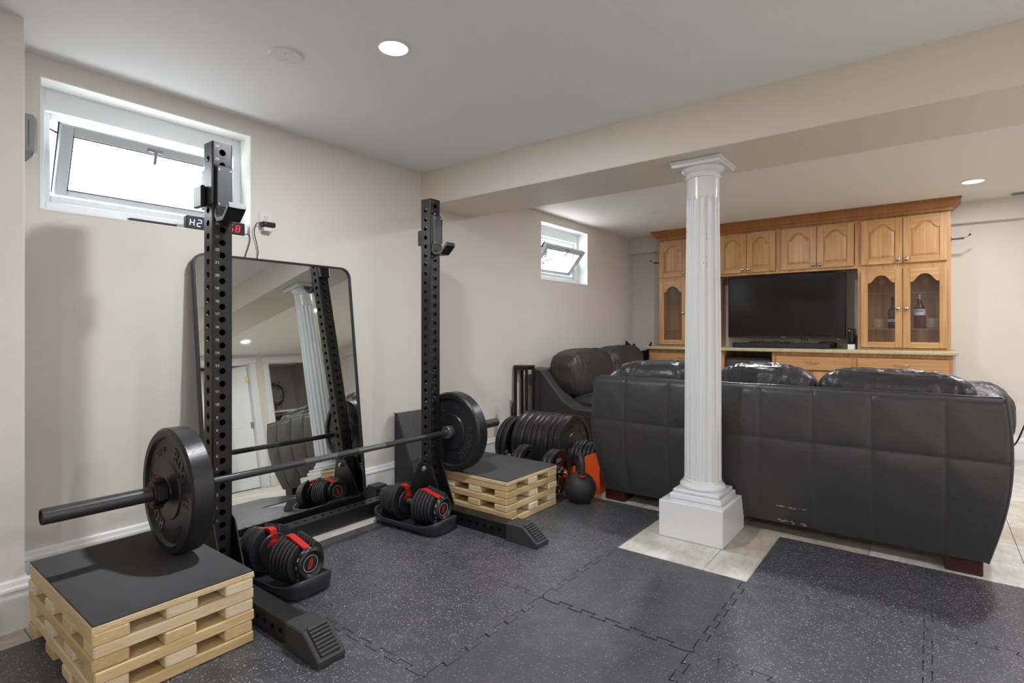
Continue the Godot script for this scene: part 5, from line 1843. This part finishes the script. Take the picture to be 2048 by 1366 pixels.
	cap.lathe([Vector2(0.0155, 0.255), Vector2(0.0155, 0.298), Vector2(0.014, 0.3), Vector2(0, 0.3)], 20)
	part("bottle_cap", cap, M.zinc, bt)
	var b2 := thing("dark_bottle", "dark bottle with a black label half behind the door frame", "bottle", Vector3(-0.272, 1.0715, -5.92))
	var bo2 := MB.new()
	bo2.lathe([Vector2(0, 0), Vector2(0.037, 0), Vector2(0.04, 0.006), Vector2(0.04, 0.15), Vector2(0.03, 0.175), Vector2(0.015, 0.2), Vector2(0.013, 0.255), Vector2(0.015, 0.257), Vector2(0.015, 0.28), Vector2(0, 0.28)], 24)
	part("bottle_glass", bo2, M.amber, b2)
	var lb2 := MB.new()
	lb2.lathe([Vector2(0.0402, 0.02), Vector2(0.0405, 0.021), Vector2(0.0405, 0.09), Vector2(0.0402, 0.091)], 24)
	part("paper_label", lb2, M.black_plastic, b2)
	var lb3 := MB.new()
	lb3.lathe([Vector2(0.0406, 0.06), Vector2(0.0408, 0.061), Vector2(0.0408, 0.084), Vector2(0.0406, 0.085)], 24)
	part("label_band", lb3, M.paper, b2)
	# folding hooks on the sides of the wall unit
	for s in [["slim black folding hook on the cabinet side above the free worktop end", 0.1272, 1.0], ["slim black folding hook on the cabinet side facing the window wall", -2.3942, -1.0]]:
		var h := thing("wall_hook", s[0], "hook", Vector3(s[1], 1.815, -5.83), 0.0, "folding hooks on the wall unit")
		var d: float = s[2]
		part("hook_plate", boxmesh(Vector3(0.0, -0.022, -0.012), Vector3(0.004 * d, 0.022, 0.012)), M.black_plastic, h)
		var a := MB.new()
		a.box(Vector3(0.004 * d, -0.006, -0.01), Vector3(0.085 * d, 0.005, 0.01), 0.002)
		part("arm", a, M.black_plastic, h)
		var w := MB.new()
		w.tube([Vector3(0.05 * d, 0.006, 0), Vector3(0.09 * d, 0.008, 0), Vector3(0.11 * d, 0.012, 0), Vector3(0.122 * d, 0.026, 0)], 0.002, 6)
		w.tube([Vector3(0.116 * d, 0.02, 0), Vector3(0.127 * d, 0.033, 0)], 0.006, 8)
		part("hook_wire", w, M.black_plastic, h)

# ---------------------------------------------------------------- small things
func seg_digit(b: MB, ch: String, x: float, y: float, w: float, h: float, z: float) -> void:
	var on: Dictionary = {"H": "bcefg", "2": "abdeg", "8": "abcdefg", "5": "acdfg", "0": "abcdef", "1": "bc", "6": "acdefg"}
	var t := w * 0.2
	var sl := 0.12
	var s: String = on[ch]
	var bars := {"a": [0.0, h, 1], "g": [0.0, h / 2, 1], "d": [0.0, 0.0, 1], "f": [-w / 2, h * 0.75, 0], "b": [w / 2, h * 0.75, 0], "e": [-w / 2, h * 0.25, 0], "c": [w / 2, h * 0.25, 0]}
	for k in s:
		var q: Array = bars[k]
		var c := Vector3(x + q[0] + sl * q[1], y + q[1], z)
		if q[2] == 1:
			b.cbox(c, Vector3(w * 0.78, t, 0.0008))
		else:
			b.cbox(c, Vector3(t, h * 0.42, 0.0008))

func build_small() -> void:
	# led timer on the window sill
	var ck := thing("led_timer", "black digital timer with white and red figures on the window sill", "timer", Vector3(-2.868, 1.5465, -1.262))
	ck.rotation.y = PI / 2
	part("case", boxmesh(Vector3(-0.142, 0.0, -0.016), Vector3(0.142, 0.066, 0.018), 0.004), M.black_plastic, ck)
	var w := MB.new()
	seg_digit(w, "H", -0.118, 0.017, 0.018, 0.032, 0.0184)
	seg_digit(w, "2", -0.085, 0.017, 0.018, 0.032, 0.0184)
	part("white_digits_display", w, M.led_white, ck)
	var r := MB.new()
	seg_digit(r, "0", -0.04, 0.017, 0.018, 0.032, 0.0184)
	seg_digit(r, "1", -0.005, 0.017, 0.018, 0.032, 0.0184)
	seg_digit(r, "5", 0.068, 0.017, 0.018, 0.032, 0.0184)
	seg_digit(r, "8", 0.102, 0.017, 0.018, 0.032, 0.0184)
	part("red_digits_display", r, M.led_red, ck)
	var pl := MB.new()
	pl.prism(PackedVector2Array([Vector2(-0.1, -0.016), Vector2(0.095, -0.018), Vector2(0.1, -0.006), Vector2(0.095, 0.018), Vector2(-0.1, 0.012)]), 0.0, 0.012, rot(Vector3.RIGHT, -90.0), 0.002)
	var rm := single("thin_remote", "thin black remote lying on the window sill edge", "remote", pl, M.black_plastic, Vector3(-2.862, 1.5465, -0.982), PI / 2 + 0.04)
	# outlet with adapter
	var ou := thing("wall_outlet", "white wall outlet beside the window with an adapter plugged in", "outlet", Vector3(WX, 1.638, -1.509))
	ou.rotation.y = PI / 2
	part("cover_plate", boxmesh(Vector3(-0.035, -0.057, 0.0), Vector3(0.035, 0.057, 0.006), 0.002), M.outlet, ou)
	for y in [0.02, -0.02]:
		var f := part("socket_face", boxmesh(Vector3(-0.016, y - 0.014, 0.006), Vector3(0.016, y + 0.014, 0.0075), 0.001), M.outlet, ou)
		var sl := MB.new()
		for x in [-0.006, 0.006]:
			sl.box(Vector3(x - 0.001, y - 0.002, 0.0075), Vector3(x + 0.001, y + 0.007, 0.008))
		sl.box(Vector3(-0.002, y - 0.01, 0.0075), Vector3(0.002, y - 0.006, 0.008))
		part("slot", sl, M.dark_slot, f)
	var ad := thing("power_adapter", "small black power adapter plugged into the wall outlet", "adapter", Vector3(WX + 0.0085, 1.618, -1.505))
	ad.rotation.y = PI / 2
	part("body", boxmesh(Vector3(-0.035, -0.012, 0.0), Vector3(0.038, 0.013, 0.04), 0.004), M.black_plastic, ad)
	part("plug_block", boxmesh(Vector3(-0.022, -0.035, 0.0), Vector3(0.024, -0.0125, 0.03), 0.003), M.plastic_white, ad)
	part("indicator_light", boxmesh(Vector3(-0.022, 0.0, 0.04), Vector3(-0.018, 0.004, 0.0405)), M.print_white, ad)
	var wc := MB.new()
	wc.tube(flow([Vector3(WX + 0.03, 1.622, -1.468), Vector3(WX + 0.03, 1.615, -1.445), Vector3(WX + 0.02, 1.57, -1.438), Vector3(WX + 0.015, 1.52, -1.452), Vector3(WX + 0.014, 1.47, -1.462), Vector3(WX + 0.014, 1.43, -1.455), Vector3(WX + 0.014, 1.36, -1.43), Vector3(WX + 0.014, 1.34, -1.4), Vector3(WX + 0.014, 1.37, -1.385), Vector3(WX + 0.014, 1.43, -1.392), Vector3(WX + 0.014, 1.49, -1.41), Vector3(WX + 0.012, 1.53, -1.42), Vector3(WX + 0.004, 1.556, -1.418), Vector3(WX - 0.02, 1.558, -1.41)]), 0.0022, 6)
	single("timer_cord", "thin black cord looping from the adapter down behind the mirror", "cord", wc, M.cable)
	# blank ceiling plates
	for p in [["round white blank plate on the ceiling before the beam", -2.056, -1.177, CY, 0.065], ["round white blank plate on the ceiling beyond the beam", -2.021, -4.792, CY2, 0.065]]:
		var t := thing("ceiling_plate", p[0], "ceiling plate", Vector3(p[1], p[3], p[2]), 0.0, "blank ceiling plates")
		var b := MB.new()
		b.lathe([Vector2(p[4], 0.0), Vector2(p[4], -0.003), Vector2(p[4] - 0.004, -0.006), Vector2(0, -0.0065)], 40)
		part("cover_disc", b, M.plastic_white, t)
		for s in [-1.0, 1.0]:
			var sc := MB.new()
			sc.lathe([Vector2(0.0035, -0.006), Vector2(0.0035, -0.0072), Vector2(0, -0.0074)], 10, at(s * 0.022, 0, s * 0.015))
			part("screw", sc, M.zinc, t)
	# ceiling vent
	var vt := thing("ceiling_vent", "white slotted air vent in the ceiling by the back wall", "vent", Vector3(0.62, CY2, -5.86))
	part("vent_frame", boxmesh(Vector3(-0.13, -0.006, -0.06), Vector3(0.13, 0.0, 0.06), 0.002), M.plastic_white, vt)
	for k in 5:
		part("slat", boxmesh(Vector3(-0.115, -0.009, -0.048 + k * 0.021), Vector3(0.115, -0.006, -0.036 + k * 0.021)), M.dark_slot if false else M.grey_plastic, vt)
	# alarm box by the jog
	var ab := thing("alarm_box", "grey rounded speaker box fixed beside the large window", "speaker box", Vector3(-2.735, 1.785, JZ))
	var bx := MB.new()
	bx.prism(round_rect(0.17, 0.155, 0.03), -0.055, -0.0005, at(0, -0.077, 0), 0.01, true)
	part("housing", bx, M.grey_plastic, ab)
	part("seam_band", boxmesh(Vector3(-0.0855, -0.05, -0.03), Vector3(0.0855, 0.05, -0.027)), M.print_dim, ab)
	# cord behind the sofa
	var lc := MB.new()
	lc.tube(flow([Vector3(0.3, 0.4, -3.96), Vector3(0.335, 0.415, -3.98), Vector3(0.365, 0.45, -4.0), Vector3(0.395, 0.54, -4.0), Vector3(0.45, 0.68, -4.1), Vector3(0.6, 0.84, -4.7), Vector3(0.9, 0.75, -5.6), Vector3(1.1, 0.5, -5.98), Vector3(1.12, 0.42, -6.028)]), 0.004, 6)
	single("loose_cable", "thin black cable hanging beside the sofa's free end", "cable", lc, M.cable)
	var o2 := thing("wall_socket", "white wall socket low on the back wall", "outlet", Vector3(1.12, 0.42, BZ))
	part("cover_plate", boxmesh(Vector3(-0.035, -0.057, 0.0), Vector3(0.035, 0.057, 0.005), 0.002), M.outlet, o2)

func build_beyond() -> void:
	# things in the closet that the mirror shows
	var sh := thing("closet_shelf", "white shelf inside the far doorway", "shelf", Vector3(RX + 0.5, 1.18, -5.3))
	part("board", boxmesh(Vector3(-0.15, 0, -0.75), Vector3(0.35, 0.025, 0.62), 0.002), M.white, sh)
	part("bracket", boxmesh(Vector3(-0.1, -0.2, -0.6), Vector3(0.35, 0, -0.58)), M.white, sh)
	part("bracket", boxmesh(Vector3(-0.1, -0.2, 0.5), Vector3(0.35, 0, 0.52)), M.white, sh)
	var wt := thing("artificial_wreath", "round green wreath on the closet shelf", "wreath", Vector3(RX + 0.48, 1.5, -5.05))
	var lf := MB.new()
	var r2 := RandomNumberGenerator.new()
	r2.seed = 8
	for i in 160:
		var a := r2.randf() * TAU
		var c := Vector3(r2.randf_range(-0.05, 0.05), cos(a) * 0.18, sin(a) * 0.18) + Vector3(r2.randf_range(-0.04, 0.04), r2.randf_range(-0.06, 0.06), r2.randf_range(-0.06, 0.06))
		var d := Vector3(r2.randf_range(-1, 1), r2.randf_range(-1, 1), r2.randf_range(-1, 1)).normalized()
		var n := d.cross(Vector3.UP).normalized()
		lf.quad(c - n * 0.012, c + d * 0.04, c + n * 0.012, c - d * 0.04)
	var fo := part("leaves", lf, M.green, wt)
	fo.set_meta("kind", "stuff")
	var hoop := []
	for i in 25:
		var a := TAU * i / 24
		hoop.append(Vector3(0, cos(a) * 0.18, sin(a) * 0.18))
	var hm := MB.new()
	hm.tube(hoop, 0.012, 6)
	part("hoop", hm, M.bark, wt)
	var bag := MB.new()
	bag.puff(Vector3(0, 0.13, 0), Vector3(0.15, 0.13, 0.2), 0.6, 0.7, func(p: Vector3, d: Vector3) -> Vector3: return p + d * 0.02 * wr.get_noise_3d(p.x * 12, p.y * 12, p.z * 12), 28, 16)
	single("dark_duffel", "dark blue duffel bag lying below the closet shelf", "bag", bag, mat("1f2230", 0.8), Vector3(RX + 0.45, 0.86, -5.05))
	single("closet_crate", "tan wooden crate under the duffel bag in the closet", "crate", boxmesh(Vector3(-0.2, 0, -0.3), Vector3(0.2, 0.85, 0.3), 0.005), M.pine[3], Vector3(RX + 0.47, 0.0002, -5.1))
	var hc := MB.new()
	hc.box(Vector3(-0.03, 0.35, -0.18), Vector3(0.03, 1.25, 0.18), 0.02)
	single("brown_coat", "long brown coat hanging by the open door", "coat", hc, mat("4a3b2c", 0.9), Vector3(RX + 0.75, 0.2, -3.9))
	# outdoors: paved yard, low pale wall, shrub
	struct("ground_outside", boxmesh(Vector3(-14.0, 1.2, -14.0), Vector3(WX - 0.31, 1.38, 6.0)), M.concrete)
	single("garden_wall", "low pale garden wall outside the smaller window", "wall", boxmesh(Vector3(-0.1, 0.0, -5.0), Vector3(0.1, 0.75, 2.0), 0.01), M.concrete, Vector3(-5.6, 1.38, -8.0))
	var tr := thing("leafy_tree", "pale leafy tree outside the smaller window", "tree", Vector3(-7.5, 1.38, -11.0))
	var lv := MB.new()
	for i in 5200:
		var u := Vector3(r2.randfn(), r2.randfn(), r2.randfn()).normalized() * pow(r2.randf(), 0.4)
		var c := Vector3(u.x * 1.9, 2.0 + u.y * 1.7, u.z * 2.4)
		var d := Vector3(r2.randf_range(-1, 1), r2.randf_range(-1, 1), r2.randf_range(-1, 1)).normalized()
		var n := d.cross(Vector3(0.3, 1, 0.2)).normalized()
		lv.quad(c - n * 0.05, c + d * 0.11, c + n * 0.05, c - d * 0.11)
	var cn := part("crown", lv, mat("aab8ae", 0.8), tr)
	cn.set_meta("kind", "stuff")
	var tk := MB.new()
	tk.tube([Vector3(0, 0, 0), Vector3(0.05, 1.0, 0.02), Vector3(0.0, 2.2, 0.0)], [0.12, 0.1, 0.05], 8)
	part("trunk", tk, M.bark, tr)

# ---------------------------------------------------------------- scene
func _ready() -> void:
	rng.seed = 7
	wr.seed = 3
	wr.frequency = 0.5
	wr.fractal_octaves = 2
	var cam := Camera3D.new()
	cam.name = "camera"
	add_child(cam)
	cam.position = Vector3(0, 1.05, 0)
	cam.rotation.y = 0.657
	cam.near = 0.05
	cam.far = 100.0
	cam.set_frustum(0.05 * 2.0 * 683.0 / 1088.0, Vector2(0, -20.9 / 1088.0 * 0.05), 0.05, 100.0)
	cam.current = true
	var we := WorldEnvironment.new()
	we.name = "world"
	var env := Environment.new()
	env.background_mode = Environment.BG_SKY
	var sky := Sky.new()
	var sm := ProceduralSkyMaterial.new()
	sm.sky_top_color = Color("eef3f8")
	sm.sky_horizon_color = Color("f6f8fa")
	sm.ground_bottom_color = Color("c8c8c4")
	sm.ground_horizon_color = Color("e4e6e6")
	sm.sky_energy_multiplier = 3.4
	sm.ground_energy_multiplier = 2.8
	sky.sky_material = sm
	env.sky = sky
	env.tonemap_mode = Environment.TONE_MAPPER_LINEAR
	env.tonemap_exposure = 1.0
	env.sdfgi_enabled = true
	env.ssao_enabled = true
	env.ssil_enabled = true
	we.environment = env
	add_child(we)
	make_materials()
	# lamps: four that the photograph or its mirror shows, and the rest of their grid
	var e := 2.4
	downlight("bright recessed ceiling light over the squat rack", -1.668, -1.403, CY, 0.056, e)
	downlight("recessed ceiling light near the free end of the wall unit", 0.24, -5.206, CY2, 0.064, e * 0.36)
	downlight("recessed ceiling light hidden behind the beam, above the sofa end by the loveseat", -1.2, -3.86, CY2, 0.064, e * 0.8)
	downlight("recessed ceiling light above the sofa, seen in the mirror", 0.54, -3.95, CY2, 0.064, e)
	downlight("recessed ceiling light farther out above the doorways, seen in the mirror", 2.28, -3.9, CY2, 0.064, e * 0.65)
	downlight("recessed ceiling light toward the far wall before the beam", 2.28, -1.42, CY, 0.056, e * 1.7)
	downlight("recessed ceiling light behind the photographer", 0.3, 1.2, CY, 0.056, e)
	downlight("recessed ceiling light behind the photographer near the far wall", 2.28, 1.2, CY, 0.056, e)
	build_room()
	build_window("window_1", W1, 24.0)
	build_window("window_2", W2, 39.0)
	build_doors()
	build_column()
	build_sofa()
	build_cabinets()
	build_rack()
	build_mirror()
	build_loveseat()
	build_mats()
	platform("nearer stacked-plank wooden platform topped with ribbed black rubber", -2.48, -1.80, -0.915, -0.472, M.ribbed, 0.0)
	platform("farther stacked-plank wooden platform topped with smooth black rubber", -2.455, -1.785, -2.752, -2.272, M.rubber_top, 0.0)
	build_jcup("black bar holder hooked on the near upright in front of the window", 0)
	build_jcup("black bar holder hooked on the far upright below the beam", 1)
	build_barbell()
	build_dumbbells()
	build_weights()
	build_media()
	build_small()
	build_beyond()
